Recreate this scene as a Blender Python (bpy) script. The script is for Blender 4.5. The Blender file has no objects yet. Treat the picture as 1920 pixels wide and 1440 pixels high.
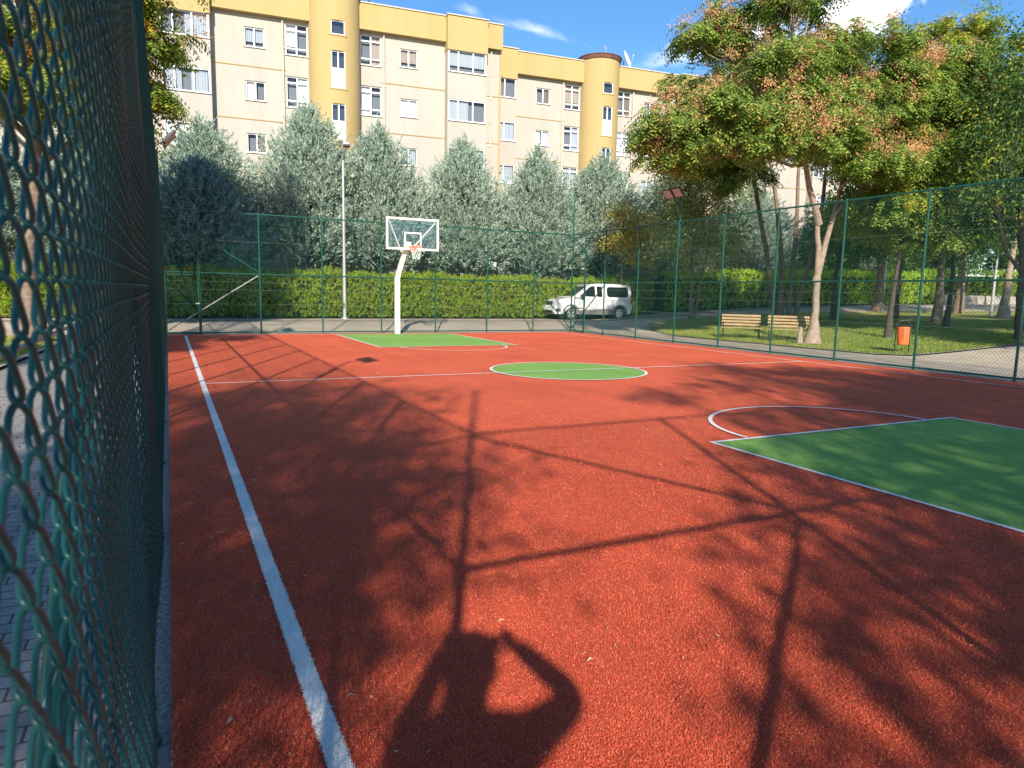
import bpy, bmesh, math, random
import numpy as np
from mathutils import Vector, Matrix, geometry

# ------------------------------------------------------------------ scene, camera, light
S = bpy.context.scene
C = S.collection
R = math.radians
YAW, PITCH, ROLL = 0.4649, 0.132, 0.0203
LENS = 24.05
cam_d = bpy.data.cameras.new('camera'); cam = bpy.data.objects.new('camera', cam_d); C.objects.link(cam)
fw = Vector((math.sin(YAW)*math.cos(PITCH), math.cos(YAW)*math.cos(PITCH), -math.sin(PITCH)))
rt = Vector((math.cos(YAW), -math.sin(YAW), 0)); up = rt.cross(fw)
r2 = rt*math.cos(ROLL)+up*math.sin(ROLL); u2 = up*math.cos(ROLL)-rt*math.sin(ROLL)
M = Matrix((r2, u2, -fw)).transposed().to_4x4(); M.translation = (0, 0, 1.6)
cam.matrix_world = M
cam_d.lens = LENS; cam_d.sensor_width = 36; cam_d.clip_start = 0.02; cam_d.clip_end = 3000
cam_d.dof.use_dof = True; cam_d.dof.focus_distance = 14; cam_d.dof.aperture_fstop = 9.0
S.camera = cam

SUN_AZ, SUN_EL = 24.1, 27.9           # azimuth the light travels towards (clockwise from +Y), elevation
sd = Vector((math.sin(R(SUN_AZ))*math.cos(R(SUN_EL)), math.cos(R(SUN_AZ))*math.cos(R(SUN_EL)), -math.sin(R(SUN_EL))))
sl = bpy.data.lights.new('sun', 'SUN'); sl.energy = 3.6; sl.angle = R(0.8); sl.color = (1, 0.90, 0.76)
so = bpy.data.objects.new('sun', sl); C.objects.link(so)
so.rotation_euler = sd.to_track_quat('-Z', 'Y').to_euler(); so.location = (-10, -20, 30)

W = bpy.data.worlds.new('World'); S.world = W; W.use_nodes = True
nt = W.node_tree; N = nt.nodes; L = nt.links; N.clear()
def nd(tree, typ, **k):
    n = tree.nodes.new(typ)
    for a, b in k.items():
        if a.startswith('i_'):
            key = a[2:]
            key = int(key) if key.isdigit() else key.replace('_', ' ')
            n.inputs[key].default_value = b
        else: setattr(n, a, b)
    return n
out = nd(nt, 'ShaderNodeOutputWorld'); bg = nd(nt, 'ShaderNodeBackground'); bg.inputs[1].default_value = 0.15
sky = nd(nt, 'ShaderNodeTexSky', sky_type='NISHITA', sun_disc=False, sun_elevation=R(SUN_EL), sun_rotation=R(SUN_AZ+180))
sky.air_density = 1.0; sky.dust_density = 0.25; sky.ozone_density = 3.0; sky.altitude = 900
tc = nd(nt, 'ShaderNodeTexCoord')
def cloud_mask(direction, along, ws, wl, lo, hi, nscale, stretch=1.0):
    """soft patch of cloud round a direction: ws/wl half extents across/along, broken up with noise"""
    d = Vector(direction).normalized(); a = Vector(along); a = (a-d*a.dot(d)).normalized(); b = d.cross(a)
    def dot(v):
        m = nd(nt, 'ShaderNodeVectorMath', operation='DOT_PRODUCT'); L.new(tc.outputs['Generated'], m.inputs[0]); m.inputs[1].default_value = v; return m.outputs['Value']
    def mt(op, x, y=None, z=None):
        m = nd(nt, 'ShaderNodeMath', operation=op)
        for i, v in enumerate((x, y, z)):
            if v is None: continue
            if isinstance(v, (int, float)): m.inputs[i].default_value = v
            else: L.new(v, m.inputs[i])
        return m.outputs[0]
    xa = mt('DIVIDE', dot(a), wl); xb = mt('DIVIDE', dot(b), ws)
    rr = mt('SQRT', mt('ADD', mt('MULTIPLY', xa, xa), mt('MULTIPLY', xb, xb)))
    base = mt('SUBTRACT', 1.0, rr)
    front = mt('GREATER_THAN', dot(d), 0.0)
    cmb = nd(nt, 'ShaderNodeCombineXYZ'); L.new(mt('MULTIPLY', dot(a), stretch), cmb.inputs[0]); L.new(dot(b), cmb.inputs[1])
    nz = nd(nt, 'ShaderNodeTexNoise', i_Scale=nscale, i_Detail=8.0, i_Roughness=0.62); L.new(cmb.outputs[0], nz.inputs['Vector'])
    v = mt('ADD', base, mt('MULTIPLY', mt('SUBTRACT', nz.outputs[0], 0.5), 2.4))
    mr = nd(nt, 'ShaderNodeMapRange', interpolation_type='SMOOTHSTEP'); L.new(v, mr.inputs[0]); mr.inputs[1].default_value = lo; mr.inputs[2].default_value = hi
    return mt('MULTIPLY', mr.outputs[0], front)
def pxdir(x, y):
    return r2*((x-960)/1282.58)-u2*((y-720)/1282.58)+fw
hsv = nd(nt, 'ShaderNodeHueSaturation', i_Saturation=1.2, i_Value=0.64); L.new(sky.outputs[0], hsv.inputs['Color']); col = hsv.outputs[0]
for (x, y, x2, y2, ws, wl, lo, hi, ns, st, op) in (
        (1005, 58, 1080, 84, 0.012, 0.095, 0.30, 1.5, 34, 0.30, 0.36),
        (880, 22, 900, 34, 0.012, 0.035, 0.3, 1.4, 40, 0.5, 0.2),
        (1260, 115, 1330, 110, 0.020, 0.10, 0.35, 1.3, 26, 0.35, 0.3),
        (1390, 75, 1450, 80, 0.035, 0.10, 0.1, 0.8, 14, 0.7, 0.6),
        (1625, 15, 1690, 10, 0.045, 0.06, 0.0, 0.5, 12, 1.0, 0.9),
        (1590, 380, 1700, 380, 0.05, 0.16, 0.0, 0.8, 10, 0.8, 0.7)):
    d = pxdir(x, y); a = pxdir(x2, y2)-d
    mk = cloud_mask(d, a, ws, wl, lo, hi, ns, st)
    mx = nd(nt, 'ShaderNodeMix', data_type='RGBA', blend_type='MIX')
    m2 = nd(nt, 'ShaderNodeMath', operation='MULTIPLY'); L.new(mk, m2.inputs[0]); m2.inputs[1].default_value = op
    L.new(m2.outputs[0], mx.inputs['Factor']); L.new(col, mx.inputs['A']); mx.inputs['B'].default_value = (8.6, 8.3, 8.0, 1)
    col = mx.outputs['Result']
L.new(col, bg.inputs[0]); L.new(bg.outputs[0], out.inputs[0])
S.view_settings.view_transform = 'Standard'; S.view_settings.look = 'None'
S.view_settings.exposure = 1.08; S.view_settings.gamma = 1

# ------------------------------------------------------------------ helpers
rng = np.random.default_rng(7)
random.seed(7)
def tag(o, label=None, cat=None, group=None, kind=None):
    if label: o['label'] = label
    if cat: o['category'] = cat
    if group: o['group'] = group
    if kind: o['kind'] = kind
    return o
def empty(name, loc=(0, 0, 0), rz=0.0, **k):
    o = bpy.data.objects.new(name, None); C.objects.link(o); o.location = loc; o.rotation_euler = (0, 0, rz)
    o.empty_display_size = 0.2
    return tag(o, **k)
def np_mesh(name, V, F, mat, parent=None, smooth=False):
    """V (n,3); F (m,k) all faces with k corners"""
    V = np.asarray(V, np.float32); F = np.asarray(F, np.int32)
    me = bpy.data.meshes.new(name); me.vertices.add(len(V)); me.vertices.foreach_set('co', V.ravel())
    k = F.shape[1]; me.loops.add(F.size); me.loops.foreach_set('vertex_index', F.ravel())
    me.polygons.add(len(F)); me.polygons.foreach_set('loop_start', np.arange(0, F.size, k, dtype=np.int32))
    me.polygons.foreach_set('loop_total', np.full(len(F), k, np.int32))
    if smooth: me.polygons.foreach_set('use_smooth', np.ones(len(F), bool))
    me.update(calc_edges=True); me.materials.append(mat)
    o = bpy.data.objects.new(name, me); C.objects.link(o)
    if parent: o.parent = parent
    return o
class MB:
    def __init__(s): s.v = []; s.f = []
    def add(s, V, F):
        b = len(s.v); s.v += [tuple(p) for p in V]; s.f += [tuple(i+b for i in q) for q in F]; return s
    def box(s, c, d, rz=0.0, m=None):
        hx, hy, hz = d[0]/2, d[1]/2, d[2]/2
        P = [Vector((sx*hx, sy*hy, sz*hz)) for sz in (-1, 1) for sy in (-1, 1) for sx in (-1, 1)]
        if m is not None: P = [m @ p for p in P]
        if rz: P = [Matrix.Rotation(rz, 3, 'Z') @ p for p in P]
        P = [p+Vector(c) for p in P]
        return s.add(P, [(0, 2, 3, 1), (4, 5, 7, 6), (0, 1, 5, 4), (2, 6, 7, 3), (0, 4, 6, 2), (1, 3, 7, 5)])
    def tube(s, pts, r, n=8, cap=True):
        pts = [Vector(p) for p in pts]; m = len(pts)
        rs = r if hasattr(r, '__len__') else [r]*m
        ref = None; V = []; F = []
        for i, p in enumerate(pts):
            t = (pts[min(i+1, m-1)]-pts[max(i-1, 0)]).normalized()
            if ref is None: ref = Vector((0, 0, 1)) if abs(t.z) < 0.9 else Vector((1, 0, 0))
            a = (ref-t*ref.dot(t)).normalized(); ref = a; b = t.cross(a)
            for k in range(n):
                an = 2*math.pi*k/n; V.append(p+(a*math.cos(an)+b*math.sin(an))*rs[i])
        for i in range(m-1):
            for k in range(n):
                F.append((i*n+k, i*n+(k+1) % n, (i+1)*n+(k+1) % n, (i+1)*n+k))
        if cap: F.append(tuple(range(n))[::-1]); F.append(tuple((m-1)*n+k for k in range(n)))
        return s.add(V, F)
    def lathe(s, c, prof, n=20, ax='Z', cap=True):
        V = []; F = []; m = len(prof)
        for (r, h) in prof:
            for k in range(n):
                a = 2*math.pi*k/n
                p = (r*math.cos(a), r*math.sin(a), h)
                if ax == 'Y': p = (p[0], p[2], p[1])
                if ax == 'X': p = (p[2], p[0], p[1])
                V.append(Vector(p)+Vector(c))
        for i in range(m-1):
            for k in range(n): F.append((i*n+k, i*n+(k+1) % n, (i+1)*n+(k+1) % n, (i+1)*n+k))
        if cap: F.append(tuple(range(n))[::-1]); F.append(tuple((m-1)*n+k for k in range(n)))
        return s.add(V, F)
    def build(s, name, mat, parent=None, smooth=False, bevel=0.0, autosmooth=True):
        me = bpy.data.meshes.new(name); me.from_pydata([tuple(v) for v in s.v], [], s.f); me.materials.append(mat)
        bm = bmesh.new(); bm.from_mesh(me); bmesh.ops.recalc_face_normals(bm, faces=bm.faces[:])
        if smooth:
            for f in bm.faces: f.smooth = True
            for e in bm.edges:
                if len(e.link_faces) == 2 and e.calc_face_angle(0) > R(38): e.smooth = False
        bm.to_mesh(me); bm.free()
        o = bpy.data.objects.new(name, me); C.objects.link(o)
        if parent: o.parent = parent
        if bevel:
            md = o.modifiers.new('bevel', 'BEVEL'); md.width = bevel; md.segments = 2; md.limit_method = 'ANGLE'; md.angle_limit = R(35)
        return o
def copy_tree(o, parent=None):
    c = o.copy(); C.objects.link(c)
    if parent: c.parent = parent
    for ch in list(o.children): copy_tree(ch, c)
    return c

# ------------------------------------------------------------------ materials
def principled(name, col, rough=0.6, metal=0.0, spec=0.5, var=0.0, vscale=3.0, bump=0.0, bscale=60.0, col2=None, detail=6.0, coat=0.0, bdist=0.01, st=None):
    m = bpy.data.materials.new(name); m.use_nodes = True; t = m.node_tree
    b = t.nodes['Principled BSDF']
    b.inputs['Base Color'].default_value = (*col, 1); b.inputs['Roughness'].default_value = rough
    b.inputs['Metallic'].default_value = metal; b.inputs['Specular IOR Level'].default_value = spec
    b.inputs['Coat Weight'].default_value = coat
    g = nd(t, 'ShaderNodeTexCoord')
    if var or col2:
        nz = nd(t, 'ShaderNodeTexNoise', i_Scale=vscale, i_Detail=detail, i_Roughness=0.6)
        if st:
            mp = nd(t, 'ShaderNodeMapping'); mp.inputs['Scale'].default_value = st; t.links.new(g.outputs['Object'], mp.inputs[0]); t.links.new(mp.outputs[0], nz.inputs['Vector'])
        else: t.links.new(g.outputs['Object'], nz.inputs['Vector'])
        cr = nd(t, 'ShaderNodeValToRGB')
        c2 = col2 or tuple(c*(1-var) for c in col); c1 = col if col2 else tuple(min(1, c*(1+var)) for c in col)
        cr.color_ramp.elements[0].position = 0.33; cr.color_ramp.elements[1].position = 0.67
        cr.color_ramp.elements[0].color = (*c2, 1); cr.color_ramp.elements[1].color = (*c1, 1)
        t.links.new(nz.outputs[0], cr.inputs[0]); t.links.new(cr.outputs[0], b.inputs['Base Color'])
    if bump:
        n2 = nd(t, 'ShaderNodeTexNoise', i_Scale=bscale, i_Detail=4.0)
        t.links.new(g.outputs['Object'], n2.inputs['Vector'])
        bp = nd(t, 'ShaderNodeBump', i_Strength=bump, i_Distance=bdist); t.links.new(n2.outputs[0], bp.inputs['Height'])
        t.links.new(bp.outputs[0], b.inputs['Normal'])
    return m
def leaf_mat(name, stops, trans=0.35, rough=0.55, patch=None, patch_scale=0.8, gloss=0.03):
    """stops: list of (pos, colour) over the random value of each leaf; patch: colour mixed in by a noise over the crown"""
    m = bpy.data.materials.new(name); m.use_nodes = True; t = m.node_tree; t.nodes.clear(); l = t.links
    o = nd(t, 'ShaderNodeOutputMaterial'); g = nd(t, 'ShaderNodeNewGeometry'); cr = nd(t, 'ShaderNodeValToRGB')
    e = cr.color_ramp.elements
    while len(e) < len(stops): e.new(0.5)
    for i, (p, c) in enumerate(stops): e[i].position = p; e[i].color = (*c, 1)
    l.new(g.outputs['Random Per Island'], cr.inputs[0]); colr = cr.outputs[0]
    if patch:
        tcn = nd(t, 'ShaderNodeTexCoord'); nz = nd(t, 'ShaderNodeTexNoise', i_Scale=patch_scale, i_Detail=3.0)
        l.new(tcn.outputs['Object'], nz.inputs['Vector'])
        mr = nd(t, 'ShaderNodeMapRange', interpolation_type='SMOOTHSTEP'); mr.inputs[1].default_value = patch[1]; mr.inputs[2].default_value = patch[2]
        l.new(nz.outputs[0], mr.inputs[0])
        mx = nd(t, 'ShaderNodeMix', data_type='RGBA'); l.new(mr.outputs[0], mx.inputs['Factor']); l.new(colr, mx.inputs['A'])
        mx.inputs['B'].default_value = (*patch[0], 1); colr = mx.outputs['Result']
    d = nd(t, 'ShaderNodeBsdfPrincipled', i_Roughness=rough); d.inputs['Specular IOR Level'].default_value = 0.3
    tr = nd(t, 'ShaderNodeBsdfTranslucent'); mx = nd(t, 'ShaderNodeMixShader', i_0=trans)
    l.new(colr, d.inputs['Base Color']); l.new(colr, tr.inputs[0]); l.new(d.outputs[0], mx.inputs[1]); l.new(tr.outputs[0], mx.inputs[2]); l.new(mx.outputs[0], o.inputs[0])
    return m
def turf_mat(name, col, dark, light, bump=0.9):
    """short pile carpet: tufts of lighter and darker fibre, worn and dusty patches, bump from the same tufts"""
    m = bpy.data.materials.new(name); m.use_nodes = True; t = m.node_tree; l = t.links; b = t.nodes['Principled BSDF']
    b.inputs['Roughness'].default_value = 0.85; b.inputs['Specular IOR Level'].default_value = 0.08
    g = nd(t, 'ShaderNodeTexCoord')
    def noise(sc, det=3.0, ro=0.6, st=None):
        n = nd(t, 'ShaderNodeTexNoise', i_Scale=sc, i_Detail=det, i_Roughness=ro)
        if st:
            mp = nd(t, 'ShaderNodeMapping'); mp.inputs['Scale'].default_value = st; l.new(g.outputs['Object'], mp.inputs[0]); l.new(mp.outputs[0], n.inputs['Vector'])
        else: l.new(g.outputs['Object'], n.inputs['Vector'])
        return n.outputs[0]
    def mr(v, a, b_, c, d):
        n = nd(t, 'ShaderNodeMapRange'); l.new(v, n.inputs[0])
        for i, q in enumerate((a, b_, c, d)): n.inputs[i+1].default_value = q
        return n.outputs[0]
    def mul(x, y):
        n = nd(t, 'ShaderNodeMath', operation='MULTIPLY'); l.new(x, n.inputs[0]); l.new(y, n.inputs[1]); return n.outputs[0]
    fine = noise(150.0, 5.0, 0.85)
    cr = nd(t, 'ShaderNodeValToRGB'); e = cr.color_ramp.elements
    e[0].position = 0.41; e[0].color = (*dark, 1); e[1].position = 0.61; e[1].color = (*light, 1); k = e.new(0.5); k.color = (*col, 1)
    l.new(fine, cr.inputs[0])
    f = mul(mul(mr(noise(0.55, 6.0, 0.7), .3, .7, .86, 1.12), mr(noise(9.0, 5.0, .7), .3, .7, .90, 1.09)), mr(noise(1.0, 4.0, .6, (2.2, .25, 1)), .35, .65, .95, 1.05))
    vm = nd(t, 'ShaderNodeVectorMath', operation='SCALE'); l.new(cr.outputs[0], vm.inputs[0]); l.new(f, vm.inputs['Scale'])
    du = nd(t, 'ShaderNodeMix', data_type='RGBA'); l.new(mr(noise(2.3, 9.0, .75), .56, .76, 0.0, .05), du.inputs['Factor']); l.new(vm.outputs[0], du.inputs['A']); du.inputs['B'].default_value = (.55, .42, .30, 1)
    l.new(du.outputs['Result'], b.inputs['Base Color'])
    bp = nd(t, 'ShaderNodeBump', i_Strength=bump, i_Distance=0.012); l.new(fine, bp.inputs['Height']); l.new(bp.outputs[0], b.inputs['Normal'])
    return m
def brick_mat(name, c1, c2, mortar, scale, bw=0.2, bh=0.1, rough=0.85):
    m = bpy.data.materials.new(name); m.use_nodes = True; t = m.node_tree; l = t.links; b = t.nodes['Principled BSDF']
    b.inputs['Roughness'].default_value = rough
    g = nd(t, 'ShaderNodeTexCoord'); br = nd(t, 'ShaderNodeTexBrick')
    br.inputs['Scale'].default_value = scale; br.inputs['Brick Width'].default_value = bw; br.inputs['Row Height'].default_value = bh
    br.inputs['Mortar Size'].default_value = 0.006; br.inputs['Color1'].default_value = (*c1, 1); br.inputs['Color2'].default_value = (*c2, 1); br.inputs['Mortar'].default_value = (*mortar, 1)
    l.new(g.outputs['Object'], br.inputs['Vector'])
    nz = nd(t, 'ShaderNodeTexNoise', i_Scale=2.5, i_Detail=8.0, i_Roughness=0.7); l.new(g.outputs['Object'], nz.inputs['Vector'])
    mr = nd(t, 'ShaderNodeMapRange'); mr.inputs[1].default_value = 0.3; mr.inputs[2].default_value = 0.7; mr.inputs[3].default_value = 0.7; mr.inputs[4].default_value = 1.2
    l.new(nz.outputs[0], mr.inputs[0])
    vm = nd(t, 'ShaderNodeVectorMath', operation='SCALE'); l.new(br.outputs[0], vm.inputs[0]); l.new(mr.outputs[0], vm.inputs['Scale']); l.new(vm.outputs[0], b.inputs['Base Color'])
    bp = nd(t, 'ShaderNodeBump', i_Strength=0.6, i_Distance=0.01, invert=True); l.new(br.outputs['Fac'], bp.inputs['Height']); l.new(bp.outputs[0], b.inputs['Normal'])
    return m
def glass_mat(name, tint, refl=0.18, rough=0.02):
    m = bpy.data.materials.new(name); m.use_nodes = True; t = m.node_tree; t.nodes.clear(); l = t.links
    o = nd(t, 'ShaderNodeOutputMaterial'); tr = nd(t, 'ShaderNodeBsdfTransparent'); tr.inputs[0].default_value = (*tint, 1)
    gl = nd(t, 'ShaderNodeBsdfGlossy', i_Roughness=rough); fr = nd(t, 'ShaderNodeFresnel', i_IOR=1.5)
    ad = nd(t, 'ShaderNodeMath', operation='ADD', use_clamp=True); l.new(fr.outputs[0], ad.inputs[0]); ad.inputs[1].default_value = refl
    mx = nd(t, 'ShaderNodeMixShader'); l.new(ad.outputs[0], mx.inputs[0]); l.new(tr.outputs[0], mx.inputs[1]); l.new(gl.outputs[0], mx.inputs[2]); l.new(mx.outputs[0], o.inputs[0])
    return m
MT = dict(
    red=turf_mat('red_turf', (0.80, 0.138, 0.064), (0.34, 0.036, 0.017), (1.0, 0.33, 0.19)),
    green=turf_mat('green_turf', (0.25, 0.47, 0.11), (0.13, 0.28, 0.05), (0.40, 0.64, 0.20)),
    white=turf_mat('white_turf', (0.88, 0.86, 0.80), (0.74, 0.72, 0.67), (0.96, 0.94, 0.90), 0.4),
    soil=principled('soil', (0.27, 0.20, 0.12), 0.95, col2=(0.14, 0.11, 0.06), vscale=1.5, bump=0.5, bscale=30),
    asphalt=principled('asphalt', (0.58, 0.49, 0.375), 0.9, spec=0.1, col2=(0.44, 0.37, 0.28), vscale=0.8, detail=10, bump=0.4, bscale=120),
    concrete=principled('concrete', (0.60, 0.51, 0.39), 0.9, spec=.1, col2=(0.45, 0.385, 0.30), vscale=1.1, detail=10, bump=0.3, bscale=80),
    kerb=principled('kerb', (0.44, 0.41, 0.36), 0.9, col2=(0.28, 0.26, 0.22), vscale=2.5, detail=8, bump=0.3),
    gravel=principled('gravel', (0.42, 0.40, 0.37), 0.95, col2=(0.16, 0.13, 0.10), vscale=45, detail=4, bump=1.0, bscale=60),
    pavers=brick_mat('pavers', (0.36, 0.34, 0.32), (0.27, 0.26, 0.245), (0.09, 0.085, 0.07), 1.0, 0.21, 0.105),
    lawn=principled('lawn', (0.24, 0.31, 0.05), 0.9, col2=(0.42, 0.36, 0.11), vscale=0.6, detail=10, bump=0.9, bscale=70, bdist=0.03),
    pipe=principled('green_pipe', (0.008, 0.088, 0.06), 0.38, spec=0.5, var=0.15, vscale=8),
    wire=principled('green_wire', (0.011, 0.072, 0.076), 0.32, spec=0.38, var=0.2, vscale=5),
    wirefar=principled('green_wire_far', (0.012, 0.085, 0.078), 0.6, spec=0.15),
    steel=principled('steel_wire', (0.55, 0.56, 0.55), 0.4, 0.7),
    whitemetal=principled('white_metal', (0.80, 0.79, 0.75), 0.4, var=0.04, vscale=3),
    orange=principled('orange_plastic', (0.85, 0.16, 0.035), 0.42, var=0.08, vscale=6),
    black=principled('black_metal', (0.02, 0.02, 0.022), 0.45),
    darkgrey=principled('dark_grey', (0.07, 0.07, 0.075), 0.6),
    greymetal=principled('grey_metal', (0.45, 0.46, 0.47), 0.45, 0.3, var=0.1),
    cream=principled('cream_render', (0.47, 0.435, 0.375), 0.93, col2=(0.41, 0.38, 0.33), st=(1.6, 1.6, .35), vscale=0.7, detail=8, bump=0.1, bscale=40),
    yellow=principled('yellow_render', (0.47, 0.355, 0.155), 0.93, st=(1.6, 1.6, .35), col2=(0.43, 0.32, 0.135), vscale=0.5, detail=8, bump=0.1, bscale=40),
    trim=principled('ochre_trim', (0.40, 0.27, 0.11), 0.9),
    coping=principled('coping', (0.55, 0.50, 0.42), 0.8),
    pvc=principled('white_pvc', (0.82, 0.82, 0.80), 0.35),
    downpipe=principled('downpipe', (0.52, 0.47, 0.38), 0.6),
    glass=glass_mat('window_glass', (0.88, 0.92, 0.95), 0.0),
    tglass=glass_mat('stair_glass', (0.5, 0.53, 0.55), 0.08, 0.08),
    room=principled('room_dark', (0.19, 0.20, 0.22), 0.9),
    curtw=principled('curtain_white', (0.80, 0.80, 0.80), 0.9), curtg=principled('curtain_grey', (0.45, 0.48, 0.52), 0.9),
    curtb=principled('curtain_beige', (0.45, 0.37, 0.31), 0.9), curtt=principled('curtain_brown', (0.26, 0.20, 0.17), 0.9),
    rust=principled('rusty_tin', (0.16, 0.07, 0.045), 0.8, var=0.3),
    wood=principled('bench_wood', (0.42, 0.28, 0.13), 0.65, col2=(0.27, 0.175, 0.08), vscale=9),
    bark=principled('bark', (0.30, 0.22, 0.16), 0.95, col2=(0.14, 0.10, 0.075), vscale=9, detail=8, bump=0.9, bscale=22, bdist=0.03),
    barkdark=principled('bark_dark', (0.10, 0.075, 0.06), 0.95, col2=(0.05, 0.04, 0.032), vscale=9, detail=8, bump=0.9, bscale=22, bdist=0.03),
    barkpale=principled('bark_pale', (0.42, 0.33, 0.25), 0.95, col2=(0.24, 0.18, 0.13), vscale=7, detail=8, bump=0.8, bscale=20, bdist=0.03),
    carpaint=principled('car_paint', (0.74, 0.74, 0.75), 0.22, spec=0.5, coat=0.7),
    carglass=principled('car_glass', (0.012, 0.014, 0.016), 0.05, spec=0.8),
    cladding=principled('grey_cladding', (0.16, 0.155, 0.15), 0.6),
    rubber=principled('rubber', (0.025, 0.024, 0.023), 0.8),
    tail=principled('tail_lamp', (0.35, 0.02, 0.02), 0.2),
    alloy=principled('alloy', (0.62, 0.62, 0.62), 0.3, 0.7),
    lamp_glass=principled('lamp_glass', (0.75, 0.78, 0.8), 0.1),
    led=principled('lens_panel', (0.52, 0.42, 0.40), 0.5, spec=.2),
    skin=principled('skin', (0.55, 0.33, 0.24), 0.55), shirt=principled('shirt', (0.10, 0.13, 0.2), 0.9), trousers=principled('trousers', (0.06, 0.06, 0.07), 0.9), hair=principled('hair', (0.02, 0.015, 0.012), 0.6),
)
LM = dict(
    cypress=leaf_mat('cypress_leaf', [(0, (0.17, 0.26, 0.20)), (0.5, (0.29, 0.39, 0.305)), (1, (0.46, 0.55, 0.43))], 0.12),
    cypressshaded=leaf_mat('cypress_shaded_leaf', [(0, (0.09, 0.18, 0.175)), (0.6, (0.17, 0.29, 0.275)), (1, (0.28, 0.41, 0.38))], 0.10),  # cypress leaf with shade put into its colour, darker and bluer
    hedge=leaf_mat('hedge_leaf', [(0, (0.075, 0.148, 0.011)), (0.35, (0.185, 0.295, 0.024)), (0.7, (0.325, 0.473, 0.040)), (0.93, (0.444, 0.562, 0.061)), (1, (0.473, 0.295, 0.082))], 0.35, patch=((0.310, 0.252, 0.061), 0.56, 0.72), patch_scale=1.1),
    hedgelime=leaf_mat('hedge_lime_leaf', [(0, (0.147, 0.294, 0.021)), (0.5, (0.399, 0.651, 0.053)), (1, (0.756, 0.900, 0.084))], 0.45),  # sunlight put into the leaf colour; park trees shade this hedge
    ail=leaf_mat('ailanthus_leaf', [(0, (0.078, 0.163, 0.029)), (0.5, (0.195, 0.325, 0.058)), (0.85, (0.364, 0.468, 0.091)), (1, (0.55, 0.46, 0.104))], 0.38),
    ailyel=leaf_mat('ailanthus_yellow_leaf', [(0, (0.087, 0.174, 0.022)), (0.4, (0.246, 0.348, 0.043)), (0.8, (0.522, 0.522, 0.058)), (1, (0.725, 0.551, 0.072))], 0.45),
    seed=leaf_mat('seed_cluster', [(0, (0.500, 0.197, 0.075)), (0.5, (0.740, 0.383, 0.165)), (1, (0.880, 0.603, 0.330))], 0.35),
    orange=leaf_mat('orange_leaf', [(0, (0.40, 0.10, 0.02)), (0.5, (0.58, 0.23, 0.03)), (1, (0.60, 0.36, 0.06))], 0.4),
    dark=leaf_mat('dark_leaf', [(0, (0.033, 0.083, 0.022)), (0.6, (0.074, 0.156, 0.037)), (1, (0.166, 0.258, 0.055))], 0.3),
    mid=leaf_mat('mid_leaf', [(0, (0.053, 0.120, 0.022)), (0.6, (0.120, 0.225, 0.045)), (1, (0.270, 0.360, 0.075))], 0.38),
    poplar=leaf_mat('poplar_leaf', [(0, (0.070, 0.154, 0.028)), (0.6, (0.154, 0.280, 0.056)), (1, (0.336, 0.448, 0.098))], 0.4),
    olive=leaf_mat('olive_leaf', [(0, (0.217, 0.260, 0.066)), (0.5, (0.434, 0.455, 0.130)), (0.85, (0.737, 0.693, 0.282)), (1, (0.900, 0.900, 0.477))], 0.35),
    yellow=leaf_mat('yellow_leaf', [(0, (0.350, 0.280, 0.028)), (0.5, (0.644, 0.476, 0.042)), (1, (0.840, 0.630, 0.070))], 0.4),
    grass=leaf_mat('grass_blade', [(0, (0.112, 0.208, 0.024)), (0.6, (0.240, 0.352, 0.048)), (1, (0.512, 0.464, 0.144))], 0.35),
    litter=leaf_mat('litter_leaf', [(0, (0.42, 0.25, 0.12)), (0.6, (0.6, 0.48, 0.3)), (1, (0.70, 0.64, 0.52))], 0.2),
)

# ------------------------------------------------------------------ terrain
GX = [20, 25, 32, 40, 60, 150]; GZ = [0, .3, .65, .9, 1.25, 2.0]
def T(x, y):
    s = np.clip((np.asarray(y, float)-25.6)/4.4, 0, 1); s = s*s*(3-2*s)
    return .3*s+np.interp(x, GX, GZ)
def strip(name, A, B, mat, dz, step=0.7, nb=12, **k):
    """sheet lofted between two polylines with the same number of points, laid on the terrain"""
    P = []; Q = []
    for i in range(len(A)-1):
        d = max(math.dist(A[i], A[i+1]), math.dist(B[i], B[i+1])); n = max(1, int(d/step))
        for j in range(n):
            t = j/n; P.append([A[i][c]*(1-t)+A[i+1][c]*t for c in (0, 1)]); Q.append([B[i][c]*(1-t)+B[i+1][c]*t for c in (0, 1)])
    P.append(A[-1]); Q.append(B[-1]); P = np.array(P); Q = np.array(Q)
    ts = np.linspace(0, 1, nb+1)[None, :, None]
    G = P[:, None, :]*(1-ts)+Q[:, None, :]*ts; n, m = G.shape[:2]
    z = T(G[..., 0], G[..., 1])+dz
    V = np.concatenate([G, z[..., None]], 2).reshape(-1, 3)
    i, j = np.meshgrid(np.arange(n-1), np.arange(m-1), indexing='ij'); a = (i*m+j).ravel()
    F = np.stack([a, a+m, a+m+1, a+1], 1)
    # make faces look up
    p0, p1, p2 = V[F[0, 0]], V[F[0, 1]], V[F[0, 2]]
    if np.cross(p1-p0, p2-p0)[2] < 0: F = F[:, ::-1]
    o = np_mesh(name, V, F, mat, smooth=True); tag(o, **k); return o
xs = np.concatenate([np.linspace(-300, -30, 12), np.arange(-26, 90, 2.0), np.linspace(95, 700, 22)])
ys = np.concatenate([np.linspace(-200, -20, 10), np.arange(-18, 70, 1.5), np.linspace(75, 900, 24)])
X, Y = np.meshgrid(xs, ys, indexing='ij'); V = np.stack([X, Y, T(X, Y)-0.035], -1).reshape(-1, 3)
i, j = np.meshgrid(np.arange(len(xs)-1), np.arange(len(ys)-1), indexing='ij'); a = (i*len(ys)+j).ravel(); m_ = len(ys)
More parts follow.
